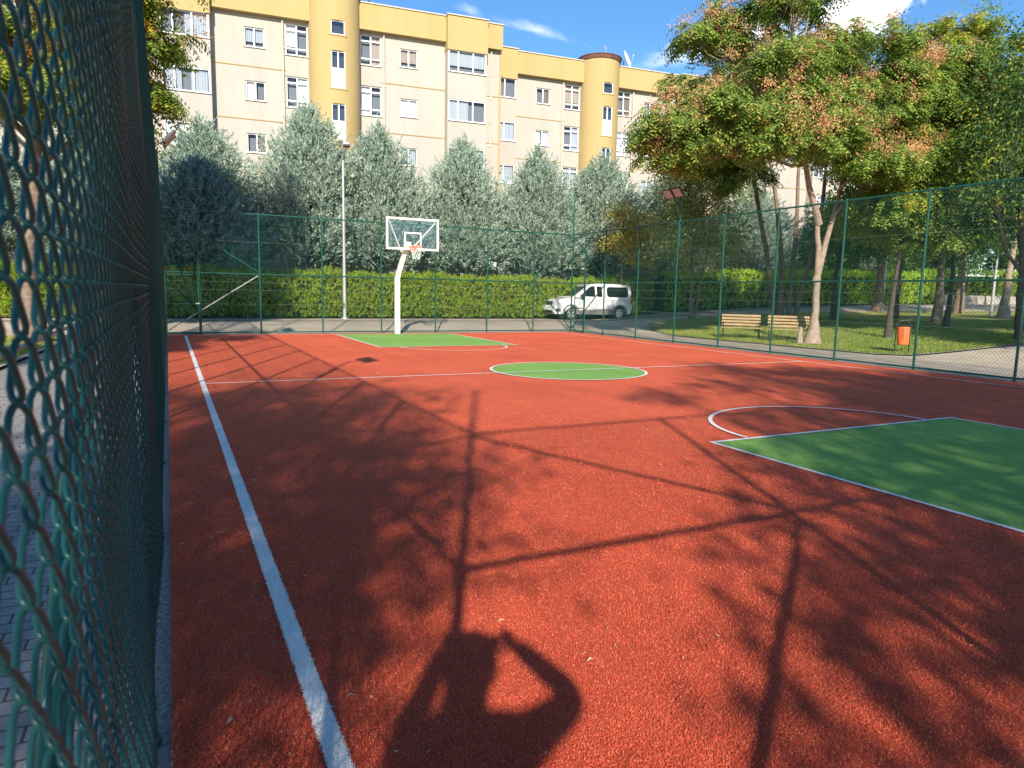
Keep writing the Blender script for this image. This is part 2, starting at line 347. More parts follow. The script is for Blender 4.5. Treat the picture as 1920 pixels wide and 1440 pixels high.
tag(np_mesh('ground', V, np.stack([a, a+m_, a+m_+1, a+1], 1), MT['soil'], smooth=True), kind='structure')
st = dict(kind='structure')
strip('road', [(-70, 25.75), (18.6, 25.75), (21.9, 28.1), (28.5, 28.4), (36, 27.6), (90, 22.0)], [(-70, 29.3), (18.6, 29.3), (24, 29.5), (30, 30.5), (40, 30.7), (90, 30.7)], MT['asphalt'], -0.010, **st)
strip('verge', [(-70, 29.42), (18.6, 29.42), (24, 29.62), (30, 30.62), (40, 30.82), (90, 30.82)], [(-70, 31.8), (18.6, 31.8), (24, 31.8), (30, 31.9), (40, 32.0), (90, 32.0)], MT['concrete'], 0.0, **st)
strip('kerb', [(-70, 29.3), (18.6, 29.3), (24, 29.5), (30, 30.5), (40, 30.7), (90, 30.7)], [(-70, 29.42), (18.6, 29.42), (24, 29.62), (30, 30.62), (40, 30.82), (90, 30.82)], principled('yellow_kerb', (0.50, 0.33, 0.14), 0.9, col2=(0.34, 0.26, 0.15), vscale=3), 0.03, nb=1, **st)
# walk round the court (right side and far side) and the lawn of the park
edge = [(21.9, 28.1), (20.5, 26.6), (18.4, 22.1), (18.5, 19.8), (18.75, 14.9), (18.8, 13.4), (19.4, 12.85), (21.5, 12.6), (25, 12.4), (60, 11.5)]
inner = [(15.3, 25.9), (15.3, 25.2), (15.3, 22), (15.3, 19.8), (15.3, 14.9), (15.3, 13.0), (15.3, 11), (15.3, 6), (22, 0), (60, -6)]
strip('walkway', inner, edge, MT['concrete'], -0.006, **st)
edge2 = [(x+0.1*(1 if i < 6 else 0.5), y+(0.1 if i > 4 else 0)) for i, (x, y) in enumerate(edge)]
strip('lawn_edging', edge, edge2, MT['kerb'], 0.03, nb=1, **st)
strip('lawn', edge2, [(28.5, 28.35), (32, 28.0), (36, 27.5), (42, 26.8), (50, 26), (56, 25), (60, 24.5), (66, 24), (74, 23.4), (90, 22)], MT['lawn'], 0.008, nb=30, **st)
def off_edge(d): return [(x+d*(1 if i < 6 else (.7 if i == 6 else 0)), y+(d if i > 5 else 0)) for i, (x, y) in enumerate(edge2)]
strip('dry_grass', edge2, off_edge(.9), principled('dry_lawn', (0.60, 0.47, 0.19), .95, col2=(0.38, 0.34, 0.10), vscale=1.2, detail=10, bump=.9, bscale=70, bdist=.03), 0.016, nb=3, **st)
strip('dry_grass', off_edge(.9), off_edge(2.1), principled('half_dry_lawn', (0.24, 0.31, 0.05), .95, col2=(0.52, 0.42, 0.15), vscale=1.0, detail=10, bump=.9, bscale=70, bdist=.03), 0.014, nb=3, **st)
strip('apron', [(-0.35, -1.5), (-0.35, 25.75)], [(15.9, -1.5), (15.9, 25.75)], MT['gravel'], 0.0, nb=20, **st)
# left of the court: brick paving, kerb and a patch of grass
strip('paving', [(-2.85, -9), (-2.85, 14.9), (-2.6, 21), (-2.6, 25.7)], [(-0.34, -9), (-0.34, 14.9), (-0.34, 21), (-0.34, 25.7)], MT['pavers'], 0.004, **st)
strip('paving_edging', [(-2.97, -9), (-2.97, 14.9), (-2.72, 21), (-2.72, 25.7)], [(-2.85, -9), (-2.85, 14.9), (-2.6, 21), (-2.6, 25.7)], MT['kerb'], 0.06, nb=1, **st)
strip('grass_verge', [(-12, -9), (-12, 14.9), (-12, 21), (-12, 25.6)], [(-2.97, -9), (-2.97, 14.9), (-2.72, 21), (-2.72, 25.6)], MT['lawn'], 0.012, nb=20, **st)

# ------------------------------------------------------------------ court
XL, XR, YM, CX, RC, YB, YF, YN, XE = 0.449, 14.40, 12.18, 7.41, 1.61, 24.52, 18.75, 5.57, 15.30
Z0 = 0.02
def flat(name, pts, z, mat, **k):
    o = MB().add([(x, y, z) for x, y in pts], [tuple(range(len(pts)))]).build(name, mat); tag(o, **k); return o
b = MB(); b.box(((XE-0.05)/2, 12.5, Z0/2-0.01), (XE+0.05, 25.14, Z0+0.02)); tag(b.build('court_turf', MT['red']), kind='structure')
KX0, KX1 = 5.26, 9.56
def disc(cx, cy, r, n=96): return [(cx+r*math.cos(2*math.pi*i/n), cy+r*math.sin(2*math.pi*i/n)) for i in range(n)]
flat('key_turf', [(KX0, YF), (KX1, YF), (KX1, YB), (KX0, YB)], Z0+0.004, MT['green'], kind='structure')
flat('key_turf', [(KX0, -0.05), (KX1, -0.05), (KX1, YN), (KX0, YN)], Z0+0.004, MT['green'], kind='structure')
flat('centre_circle_turf', disc(CX, YM, RC), Z0+0.004, MT['green'], kind='structure')
b = MB(); lw = 0.052; lr = random.Random(3)
def wline(p, q, w=lw, z=Z0+0.008, fine=False):
    p = Vector((*p, z)); q = Vector((*q, z)); t = (q-p).normalized(); n = Vector((-t.y, t.x, 0)); Ln = (q-p).length
    k = max(1, int(Ln/(0.004 if fine else 0.03))) ; V = []; j = 0.0065 if fine else 0.003
    for i in range(k+1):
        c = p+t*(Ln*i/k); V += [c+n*(w/2+lr.uniform(-j, j)), c-n*(w/2+lr.uniform(-j, j))]
    b.add(V, [(2*i+1, 2*i+3, 2*i+2, 2*i) for i in range(k)])
def warc(cx, cy, r, a0, a1, z, n=160, w=lw):
    V = []
    for i in range(n+1):
        a = R(a0+(a1-a0)*i/n)
        for s in (-1, 1): V.append((cx+(r+s*w/2+lr.uniform(-.002, .002))*math.cos(a), cy+(r+s*w/2)*math.sin(a), z))
    b.add(V, [(2*i, 2*i+1, 2*i+3, 2*i+2) for i in range(n)])
za = Z0+0.012
wline((XL, 0.3), (XL, 7.5), 0.078, fine=True); wline((XL, 7.5), (XL, YB), 0.078)
wline((XR, 0.3), (XR, YB)); wline((XL-lw/2, YB), (XR+lw/2, YB), z=za)
wline((XL+lw/2, YM), (XR-lw/2, YM), z=za)
warc(CX, YM, RC, 0, 360, Z0+0.016)
for y0, y1, a0 in ((YB, YF, 180), (0.0, YN, 0)):
    wline((KX0, y0), (KX0, y1), z=Z0+0.0079); wline((KX1, y0), (KX1, y1), z=Z0+0.0079); wline((KX0-lw/2, y1), (KX1+lw/2, y1), z=Z0+0.0119)
    warc(CX, y1, RC, a0+1, a0+179, Z0+0.016, 90)
tag(b.build('court_lines', MT['white']), kind='structure')

# ------------------------------------------------------------------ chain-link fencing
FH = 4.12; MIDH = 2.07
def link_panel(w, h, a=0.043, s=0.045, r=0.0021, d=0.0048, seg=2, n=3, seed=0, wob=0.0):
    """woven wire: flattened helices side by side hooked into one another; local x along, y depth, z up"""
    lo = np.random.default_rng(seed)
    npk = int(w/a); st_ = int(h/s); Vs = []; Fs = []; base = 0
    a = w/npk
    if seg == 2: ts = [0.10, 0.90]
    else: ts = [0.0, 0.07, 0.2, 0.5, 0.8, 0.93]
    for i in range(npk):
        P = []
        for jz in range(st_):
            right = ((jz+i) % 2 == 0)
            for t in ts:
                x = t if right else 1-t
                if seg == 2: y = d if right else -d
                else:
                    q = min(1, math.sin(math.pi*min(max(t, 0.0), 1.0))*3.0); y = (d if right else -d)*q
                P.append((a*(i+x*1.07-0.035), y, s*(jz+t)))
        P = np.array(P)
        if wob:
            P[:, 1] += wob*np.sin(P[:, 2]*3.1+1.3)*np.sin(P[:, 0]*2.2+.4)
        t_ = np.gradient(P, axis=0); t_ /= np.linalg.norm(t_, axis=1)[:, None]
        n1 = np.cross(t_, [0, 1, 0]); n1 /= np.linalg.norm(n1, axis=1)[:, None]; n2 = np.cross(n1, t_)
        an = 2*np.pi*np.arange(n)/n
        V = P[:, None, :]+r*(n1[:, None, :]*np.cos(an)[None, :, None]+n2[:, None, :]*np.sin(an)[None, :, None])
        m = len(P); ii, kk = np.meshgrid(np.arange(m-1), np.arange(n), indexing='ij'); ii = ii.ravel(); kk = kk.ravel(); k2 = (kk+1) % n
        Vs.append(V.reshape(-1, 3)); Fs.append(base+np.stack([ii*n+kk, (ii+1)*n+kk, (ii+1)*n+k2, ii*n+k2], 1)); base += m*n
    return np.concatenate(Vs), np.concatenate(Fs)
_pc = {}
def mesh_panel(parent, p0, p1, z0, h, near=False):
    """hang a panel of mesh between two points (parent's frame)"""
    p0 = Vector(p0); p1 = Vector(p1); w = (p1-p0).length; key = (round(w, 1), round(h, 1), near)
    if key not in _pc:
        V, F = link_panel(key[0], h, seg=6 if near else 2, n=6 if near else 4, r=0.0028 if near else 0.0024, seed=len(_pc), wob=0.012 if near else 0.0)
        o = np_mesh('mesh_panel', V, F, MT['wire' if near else 'wirefar'], parent, smooth=True); _pc[key] = o
    else:
        o = _pc[key].copy(); C.objects.link(o); o.parent = parent
    d = p1-p0; o.location = (p0.x, p0.y, z0); o.rotation_euler = (0, 0, math.atan2(d.y, d.x)); o.scale = (w/key[0], 1, 1)
    return o
def pipe(name, parent, p, q, r=0.024, mat='pipe', n=10):
    p = Vector(p); q = Vector(q)
    return MB().tube([p, p.lerp(q, .5), q], r, n).build(name, MT[mat], parent, smooth=True)
def fence(name, label, start, direction, posts, braces=(), near=0, corner_h=5.9, corners=(), group=None, zopen=(), wires=True):
    """posts: distances along the fence; x of the fence's frame runs along it"""
    rz = math.atan2(direction[1], direction[0])
    f = empty(name, (start[0], start[1], 0), rz, label=label, cat='fence', group=group)
    L0, L1 = posts[0], posts[-1]
    for s in posts:
        h = corner_h if s in corners else FH
        r = 0.032 if s in corners else 0.028
        MB().tube([(s, 0, 0), (s, 0, h/2), (s, 0, h)], r, 12).lathe((s, 0, h), [(r+.003, -0.01), (r+.003, .012), (0.004, .022)], 12).lathe((s, 0, 0), [(r+.03, 0), (r+.025, .02)], 12).build('post', MT['pipe'], f, smooth=True)
    pipe('top_rail', f, (L0, 0, FH-0.03), (L1, 0, FH-0.03), 0.024)
    pipe('mid_rail', f, (L0, 0, MIDH), (L1, 0, MIDH), 0.024)
    pipe('bottom_rail', f, (L0, 0, 0.075), (L1, 0, 0.075), 0.022)
    for z in (3.15, 1.79, 1.52, 1.04) if wires else ():
        pipe('tension_wire', f, (L0, 0.03, z), (L1, 0.03, z), 0.0032, 'steel', 5)
    for (s0, z0, s1, z1) in braces: pipe('brace', f, (s0, 0.03, z0), (s1, 0.03, z1), 0.024)
    # mesh hangs on the outer side of the posts
    for i in range(len(posts)-1):
        s0, s1 = posts[i], posts[i+1]
        if i in zopen: mesh_panel(f, (s0, -0.036, 0), (s1, -0.036, 0), MIDH, FH-MIDH-0.02); continue
        mesh_panel(f, (s0, -0.036, 0), (s1, -0.036, 0), 0.03, FH-0.05, near=(i < near))
    return f
FX0, FX1, FY0, FY1 = -0.14, 15.46, -0.06, 25.30
lposts = [0, 2.6, 4.8, 6.9, 9.05, 11.3, 13.5, 15.9, 18.46, 20.9, 23.2, FY1-FY0]
fl = fence('chainlink_fence', 'tall green chain-link fence close up on the left, seen nearly edge-on along the sideline', (FX0, FY0), (0, 1), lposts,
           [(0.03, FH-0.1, 2.6, MIDH+.05), (2.6, MIDH-.05, 0.03, 0.15), (FY1-FY0, FH-0.1, 23.2, MIDH+.05)], near=2, corners=(0, FY1-FY0))
W_ = FX1-FX0
bposts = [0, 1.09, 3.0, 5.12, 7.28, 9.43, 11.63, 13.75, W_]
fb = fence('chainlink_fence', 'tall green chain-link fence across the far end of the court, behind the basketball hoop', (FX0, FY1), (1, 0), bposts,
           [(0.0, FH-0.1, 3.0, MIDH+.05), (W_, FH-0.1, 13.75, MIDH+.05), (13.75, MIDH-.05, W_, 0.15)])
o = pipe('brace', fb, (0.1, 0.04, 0.15), (2.95, 0.04, MIDH-.05), 0.016, 'greymetal'); o['label'] = 'bare pale steel brace'
rp = [0, 1.0, 2.45, 4.6, 6.75, 8.9, 11.02, 13.16, 15.3, 17.45, 19.6, 21.8, 23.6, FY1-FY0]
fr = fence('chainlink_fence', 'tall green chain-link fence along the right side of the court, in front of the benches', (FX1, FY1), (0, -1), rp,
           [(0, FH-0.1, 2.45, MIDH+.05), (2.45, MIDH-.05, 0.0, 0.15)], corners=(0,))
ff = fence('chainlink_fence', 'tall green chain-link fence at the near end behind the camera', (FX1, FY0), (-1, 0), [0, 2.15, 4.3, 6.45, 8.6, 10.75, 12.95, W_],
           [(W_, FH-0.1, 12.95, MIDH+.05), (12.95, MIDH-.05, W_, 0.15)], zopen=(6,), wires=False)
# small gate in the far left corner, and one folded against the far right corner
def gate(loc, rz, w, label, bars=(1.03,)):
    g = empty('gate', loc, rz, label=label, cat='gate', group='pipe gates of the court')
    m = MB()
    for x in (0.03, w-0.03): m.tube([(x, 0, .03), (x, 0, MIDH-0.06)], 0.02, 8)
    for z in (0.05, MIDH-0.08)+tuple(bars): m.tube([(0.03, 0, z), (w-0.03, 0, z)], 0.018, 8)
    m.build('frame', MT['pipe'], g, smooth=True)
    if w > .6: mesh_panel(g, (0.04, 0.02, 0), (w-0.04, 0.02, 0), 0.06, MIDH-.14)
    MB().box((w-0.07, -0.03, 1.05), (0.12, 0.03, 0.04)).build('latch', MT['steel'], g)
    return g
gate((FX0+0.03, FY1-0.06, 0), 0, 1.05, 'small pipe gate in the far left corner of the court, below the white brace')
gate((FX1-0.07, FY1-0.35, 0), R(-90), 0.85, 'narrow pipe gate at the far right corner, in front of the white van', (1.03, 1.45))

# ------------------------------------------------------------------ floodlights on the fence
def floodlight(loc, side, label, twin=True):
    """mast clamped to the fence with one or two flat lamps turned to the court; side +1: court lies to +x"""
    f = empty('floodlight', loc, 0, label=label, cat='floodlight', group='floodlights on the court fence')
    MB().tube([(0, 0, 3.3), (0, 0, 4.0), (0, 0, 4.85)], 0.026, 12).box((-side*.02, 0, 3.5), (.1, .09, .05)).box((-side*.02, 0, 4.0), (.1, .09, .05)).build('mast', MT['pipe'], f, smooth=True)
    MB().tube([(0, 0, 4.72), (side*0.12, 0, 4.86), (side*0.30, 0, 4.98)], 0.02, 8).box((side*0.3, 0, 4.98), (0.03, 0.85 if twin else .3, 0.03)).build('bracket', MT['darkgrey'], f)
    for k in ((-0.24, 0.24) if twin else (0,)):
        m = Matrix.Rotation(-side*R(48), 3, 'Y')
        h = MB(); h.box((side*0.36, k, 5.0), (0.36, 0.40, 0.05), m=m)
        for q in range(5): h.box(Vector((side*0.36, k, 5.0))+m @ Vector((-0.14+q*0.07, 0, 0.035)), (0.012, 0.34, 0.03), m=m)
        hd = h.build('lamp_head', MT['darkgrey'], f)
        MB().box(Vector((side*0.36, k, 5.0))+m @ Vector((0, 0, -0.028)), (0.30, 0.34, 0.008), m=m).build('lens', MT['led'], hd)
    return f
floodlight((FX1+0.05, 18.55, 0), -1, 'twin floodlight on a green mast rising above the right fence')
floodlight((FX0-0.05, 18.40, 0), 1, 'floodlight above the far stretch of the left fence, before the dark shaded cypress')
floodlight((FX0-0.05, 6.84, 0), 1, 'floodlight on the near stretch of the left fence, casting its shadow on the red turf')

# ------------------------------------------------------------------ basketball hoop
h = empty('basketball_hoop', (7.58, 24.72, 0), 0, label='white basketball hoop with glass backboard and orange rim, before the far fence', cat='basketball hoop')
pw = 0.105
def sweep(mb, pts, w, d):
    V = []; 
    for p in pts: V += [(p[0]-w, p[1]-d, p[2]), (p[0]+w, p[1]-d, p[2]), (p[0]+w, p[1]+d, p[2]), (p[0]-w, p[1]+d, p[2])]
    F = [(i*4+k, i*4+(k+1) % 4, i*4+4+(k+1) % 4, i*4+4+k) for i in range(len(pts)-1) for k in range(4)]
    F += [(3, 2, 1, 0), tuple((len(pts)-1)*4+k for k in range(4))]; mb.add(V, F)
m = MB(); sweep(m, [(0, 0, 0), (0.0, 0, 2.05), (0.02, -0.05, 2.2), (0.13, -0.45, 2.95), (0.16, -0.55, 3.12)], 0.085, 0.085); m.box((0, 0, 0.01), (0.36, 0.36, 0.02))
m.build('pole', MT['whitemetal'], h, bevel=0.012)
BX, BY, Z1, Z2 = 0.345, -0.75, 3.06, 4.18; BW = 1.96
m = MB()
for z in (Z1+0.035, Z2-0.035): m.box((BX, BY, z), (BW, 0.05, 0.07))
for s in (-1, 1): m.box((BX+s*(BW/2-0.035), BY, (Z1+Z2)/2), (0.07, 0.046, Z2-Z1-0.14))
bb = m.build('backboard', MT['whitemetal'], h)
MB().box((BX, BY, (Z1+Z2)/2), (BW-0.14, 0.012, Z2-Z1-0.14)).build('glass', glass_mat('board_glass', (0.96, 0.97, 0.97), 0.02), bb)
m = MB()
for z in (Z1+0.14, Z1+0.60): m.box((BX, BY-0.012, z), (0.64, 0.008, 0.05))
for s in (-1, 1): m.box((BX+s*0.295, BY-0.012, Z1+0.37), (0.05, 0.008, 0.41))
m.build('target_square', MT['whitemetal'], bb)
m = MB()
for s in (-1, 1): m.tube([(0.12, -0.42, 2.78), (BX+s*0.86, BY+0.04, Z2-0.12)], 0.022, 8)
m.box((0.2, -0.62, 3.2), (0.2, 0.2, 0.3)); m.build('strut', MT['whitemetal'], h)
ry = BY-0.40
m = MB(); m.tube([(BX+0.23*math.cos(a), ry+0.23*math.sin(a), 3.17) for a in np.linspace(0, 2*math.pi, 33)], 0.011, 8, cap=False)
m.box((BX, BY-0.035, 3.12), (0.26, 0.02, 0.18)); m.box((BX, BY-0.10, 3.165), (0.22, 0.14, 0.02))
for s in (-1, 1): m.tube([(BX+s*0.10, BY-0.03, 3.05), (BX+s*0.12, BY-0.2, 3.16)], 0.008, 6)
rim = m.build('rim', MT['orange'], h, smooth=True)
m = MB(); nn = 12
def nr(k): return (0.225, 0.19, 0.155, 0.13, 0.12)[k]
for k in range(4):
    for q in range(nn):
        for dq in (-.5, .5):
            a0 = 2*math.pi*(q+(k % 2)*.5)/nn; a1 = a0+2*math.pi*dq/nn
            m.tube([(BX+nr(k)*math.cos(a0), ry+nr(k)*math.sin(a0), 3.16-k*0.11), (BX+nr(k+1)*math.cos(a1), ry+nr(k+1)*math.sin(a1), 3.16-(k+1)*0.11)], 0.0045, 4, cap=False)
m.build('net', MT['whitemetal'], rim)

# ------------------------------------------------------------------ foliage kit
def unit(v): return v/np.maximum(np.linalg.norm(v, axis=-1, keepdims=True), 1e-9)
def rhombs(P, D, Nn, ln, wd):
    """leaf quads: base P, direction D, flat normal Nn, length ln, width wd"""
    D = unit(D); Sd = unit(np.cross(D, Nn)); ln = np.asarray(ln).reshape(-1, 1); wd = np.asarray(wd).reshape(-1, 1)
    V = np.stack([P, P+D*ln*.45+Sd*wd*.5, P+D*ln, P+D*ln*.45-Sd*wd*.5], 1)
    return V.reshape(-1, 3)
def quads(n): return np.arange(n*4).reshape(-1, 4)
def blob_points(blobs, n, g, shell=0.55, clump=0.45, per=28):
    """points gathered in clumps inside ellipsoids; returns points and outward directions"""
    vol = np.array([b[3]*b[4]*b[5] for b in blobs])**0.75; cnt = np.maximum(1, (n*vol/vol.sum()).astype(int)); PP = []; OO = []
    for b, c in zip(blobs, cnt):
        k = max(1, c//per); d = unit(g.normal(size=(k, 3))); rr = shell+(1-shell)*g.random((k, 1))**0.7
        rr = np.where(g.random((k, 1)) < .2, g.random((k, 1))*shell, rr)*(1+.16*g.normal(size=(k, 1)))
        cc = np.array(b[:3])+d*rr*np.array(b[3:6])
        idx = g.integers(0, k, c); off = g.normal(size=(c, 3))*clump*.5
        P = cc[idx]+off; PP.append(P); OO.append(unit(P-np.array(b[:3])))
    return np.concatenate(PP), np.concatenate(OO)
def leaves(blobs, n, size, g, **k):
    P, O = blob_points(blobs, n, g, **k); m = len(P)
    D = unit(O*.6+g.normal(size=(m, 3))*.7+[0, 0, -.25]); Nn = unit(g.normal(size=(m, 3))+[0, 0, .8])
    s = size*(0.6+.8*g.random(m)); return rhombs(P, D, Nn, s, s*.55)
def fronds(blobs, n, g, ln=0.55, lf=0.13, k=7, flat=False, **kw):
    P, O = blob_points(blobs, n, g, **dict(dict(clump=.22 if flat else .5, per=12 if flat else 44, shell=.35 if flat else .6), **kw)); m = len(P)
    H = unit(np.stack([O[:, 0]+g.normal(size=m)*.5, O[:, 1]+g.normal(size=m)*.5, np.full(m, .12)], 1)); L_ = ln*(.6+.8*g.random(m))
    out_ = []
    for q in range(k):
        t = (q+.6)/k
        base = P+H*(L_*t)[:, None]+np.array([0, 0, -1])*(L_*t*t*.75)[:, None]
        tan = unit(H+np.array([0, 0, -1])*(1.5*t)); sd_ = unit(np.cross(tan, [0, 0, 1.]))
        for s in (-1, 1):
            D = unit(sd_*s+tan*.45+np.array([0, 0, -.45])+g.normal(size=(m, 3))*.12); Nn = unit(np.cross(D, tan)+g.normal(size=(m, 3))*.15)
            l_ = lf*(1-.35*abs(t-.45))*(0.85+.3*g.random(m)); out_.append(rhombs(base, D, Nn, l_, l_*.36))
    return np.concatenate(out_)
def seeds(blobs, n, g, r=0.125, k=40, **kw):
    P, O = blob_points(blobs, n, g, shell=.5, clump=.25, per=3); P = P+O*.16+[-.06, -.22, .20]; m = len(P)
    c = np.repeat(P, k, 0)+g.normal(size=(m*k, 3))*[r, r, r*.8]; s = .055*(0.7+.6*g.random(m*k))
    return rhombs(c, g.normal(size=(m*k, 3)), g.normal(size=(m*k, 3)), s, s*.7)
def limb(mb, p, q, r0, r1, g, sag=0.12, n=6, sides=7):
    p = np.array(p, float); q = np.array(q, float); L_ = np.linalg.norm(q-p); k = unit(g.normal(size=3))*L_*sag*.6; pts = []
    for i in range(n+1):
        t = i/n; pts.append(p*(1-t)+q*t+k*math.sin(math.pi*t)+np.array([0, 0, L_*sag])*math.sin(math.pi*t)*(-.4)+g.normal(size=3)*L_*.012*(0 < i < n))
    mb.tube(pts, [r0+(r1-r0)*(i/n) for i in range(n+1)], sides, cap=False); return pts
def tree(name, label, trunk, blobs, bark, crown_mats, seed, r0=0.16, fork=0.6, group=None, kind='leaves', n=9000, size=0.1, cat='tree', sub=7, extra_trunks=(), nseed=0, flare=1.7, pads=0, **kw):
    """trunk: polyline; blobs: crown ellipsoids (cx,cy,cz,rx,ry,rz); crown_mats: list of (material, share)"""
    g = np.random.default_rng(seed); b0 = Vector(trunk[0])
    t = empty(name, b0, 0, label=label, cat=cat, group=group)
    off = np.array(b0); tr = [np.array(p)-off for p in trunk]; bl = [tuple(np.array(b[:3])-off)+tuple(b[3:6]) for b in blobs]
    m = MB(); k = len(tr); r_ = [r0*(flare if i == 0 else 1)*(1-.55*i/(k-1)) for i in range(k)]
    tr2 = []; r3 = []
    for i in range(k-1):
        for j in range(4):
            f = j/4; tr2.append(tr[i]*(1-f)+tr[i+1]*f+g.normal(size=3)*r0*.12*(i+j > 0)); r3.append((r_[i]*(1-f)**2+r_[i+1]*(1-(1-f)**2)) if i == 0 else r_[i]*(1-f)+r_[i+1]*f)
    tr2.append(tr[-1]); r3.append(r_[-1]); m.tube(tr2, r3, 12)
    allt = [tr2]
    for et in extra_trunks:
        e = [np.array(p)-off for p in et]; pts = [e[0]]
        for i in range(len(e)-1): pts += [e[i]*.5+e[i+1]*.5+g.normal(size=3)*.03, e[i+1]]
        m.tube(pts, [r0*.85*(1-.5*i/(len(pts)-1)) for i in range(len(pts))], 9); allt.append(pts)
    leafbl = bl
    if pads:          # storeys of foliage: flat pads spread through each lobe, every one on its own branch
        leafbl = []; owner = []
        for q, b in enumerate(bl):
            for _ in range(pads):
                d = unit(g.normal(size=3)); c = np.array(b[:3])+d*np.array(b[3:6])*(.45+.55*g.random()**.6); w_ = .55+.5*g.random()
                leafbl.append((c[0], c[1], c[2], w_, w_, .20+.14*g.random())); owner.append(q)
    for q, b in enumerate(bl):
        src = min(allt, key=lambda a: np.linalg.norm(a[-1]-np.array(b[:3]))); i0 = min(len(src)-1, int(len(src)*(fork+(1-fork)*g.random()))); p = src[i0]
        c = np.array(b[:3]); rl = r0*.42
        pts = limb(m, p, c, rl, rl*.4, g)
        ends = [np.array(p_[:3])-[0, 0, .15] for p_, w_ in zip(leafbl, owner) if w_ == q] if pads else [c+unit(g.normal(size=3)+[0, 0, .35])*np.array(b[3:6])*(.65+.3*g.random()) for _ in range(sub)]
        for e in ends:
            s = pts[g.integers(2, len(pts))]; pp = limb(m, s, e, rl*.34, 0.008, g, sides=5, n=5)
            for _ in range(2):
                s2 = pp[g.integers(2, len(pp))]; limb(m, s2, s2+(e-s2)*.4+g.normal(size=3)*min(b[3:6])*.28, .012, .004, g, sides=4, n=3)
    m.build('trunk', MT[bark], t, smooth=True)
    for mat, share in crown_mats:
        if kind == 'fronds': V = fronds(leafbl, int(n*share), g, lf=size, flat=bool(pads), **kw)
        else: V = leaves(bl, int(n*share), size, g, **kw)
        np_mesh('crown', V, quads(len(V)//4), LM[mat], t)
    if nseed:
        V = seeds(leafbl, abs(nseed), g); np_mesh('seed_clusters', V, quads(len(V)//4), LM['seed' if nseed > 0 else 'orange'], t)
    return t
# ---- cypresses: plumes swept up and out over a rounded cone
def cypress_mesh(seed, H=8.4, rad=2.28, zb=2.6, nplume=5600, ncl=250):
    g = np.random.default_rng(seed); k = 11
    def prof(z): return np.interp(z, [0, .07, .22, .42, .62, .78, .89, .96, 1], [.60, .90, 1, .95, .76, .50, .28, .13, .02])
    # bough ends: knots of plumes standing out from the body of the crown, dark hollows between them
    cz = (np.arange(ncl)+.5)/ncl; cz = 1-(1-cz)**.62; cz = np.clip(cz+.02*g.normal(size=ncl), .0, .99); ct = np.arange(ncl)*2.39996+g.normal(size=ncl)*.35
    ext = 1+.13*g.normal(size=ncl)+.07*np.sin(ct*3+seed); cr_ = rad*prof(cz)*ext*.93
    Cc = np.stack([cr_*np.cos(ct), cr_*np.sin(ct), zb+cz*(H-zb)], 1); Co = unit(np.stack([np.cos(ct), np.sin(ct), .55+.9*cz], 1))
    idx = g.integers(0, ncl, nplume); inner = g.random(nplume) < .22
    sc = .34*(.45+.75*prof(cz))[idx]
    off = g.normal(size=(nplume, 3))*sc[:, None]*[1, 1, .8]; P = Cc[idx]+off-Co[idx]*.12
    P[inner] = P[inner]*np.array([.55, .55, 1])+[0, 0, .1]
    A = unit(Co[idx]*.9+off*1.6+np.array([0, 0, .55])+g.normal(size=(nplume, 3))*.22)
    Ln = .50*(.5+.8*g.random(nplume))*(1-.25*cz[idx]); out_ = []
    side = unit(np.cross(A, g.normal(size=(nplume, 3)))); nrm = unit(np.cross(A, side))
    for q in range(k):
        t = q/k; base = P+A*(Ln*t)[:, None]
        an = g.random(nplume)*2*np.pi; sd_ = side*np.cos(an)[:, None]+nrm*np.sin(an)[:, None]
        D = unit(A*(.8+.3*t)+sd_*.7*(1-.4*t)); l_ = .165*(1.05-.5*t)*(.8+.4*g.random(nplume))
        out_.append(rhombs(base, D, unit(np.cross(D, A)+g.normal(size=(nplume, 3))*.4), l_, l_*.38))
    return np.concatenate(out_)
def cypress_trunk(seed, H=8.4, zb=2.4):
    g = np.random.default_rng(seed+50); m = MB()
    m.tube([(0, 0, -.1), (.04, 0, 1.2), (0, .05, 2.6), (.05, 0, 5), (0, 0, H-.6)], [.26, .2, .17, .10, .02], 9)
    for i in range(46):
        z = zb-.5+(H-zb-.6)*(i/46)**.9; a = g.random()*6.28; l_ = (1.9*(1-.75*i/46))*(.7+.35*g.random())
        limb(m, (0, 0, z), (l_*math.cos(a), l_*math.sin(a), z+.5*l_+.1), .045*(1-.5*i/46), .008, g, sides=5, n=4)
    return m
def cypress(loc, s, rz, label, proto=None, mat='cypress', seed=1, sz=1.0):
    if proto is None:
        t = empty('cypress_tree', loc, rz, label=label, cat='tree', group='cypresses behind the hedge')
        cypress_trunk(seed).build('trunk', MT['barkdark'], t, smooth=True); V = cypress_mesh(seed)
        np_mesh('crown', V, quads(len(V)//4), LM[mat], t)
    else:
        t = copy_tree(proto); t.location = loc; t.rotation_euler = (0, 0, rz); t['label'] = label
    t.scale = (s, s, sz); return t
cA = cypress((6.33, 34.9, .3), 1.0, 0.3, 'tallest grey-green cypress, beside the street lamp and left of the yellow stair tower', seed=1, sz=1.17)
cB = cypress((9.85, 35.2, .3), 0.98, 1.2, 'grey-green cypress between the street lamp and the basketball hoop', seed=2, sz=1.11)
cC = cypress((1.7, 35.1, .3), 1.08, 2.2, 'pale cypress at the far left, behind the darker shaded one', seed=3, sz=1.02)
cypress((14.35, 35.0, .3), 0.93, 2.0, 'narrow cypress right of the basketball hoop, in front of the cream wall end', cA, sz=1.09)
cypress((18.95, 35.1, .3), 1.02, 4.0, 'cypress above the front of the white van', cB, sz=1.08)
cypress((23.5, 35.4, .4), 1.18, 0.9, 'broad cypress behind the roof of the white van', cC, sz=1.10)
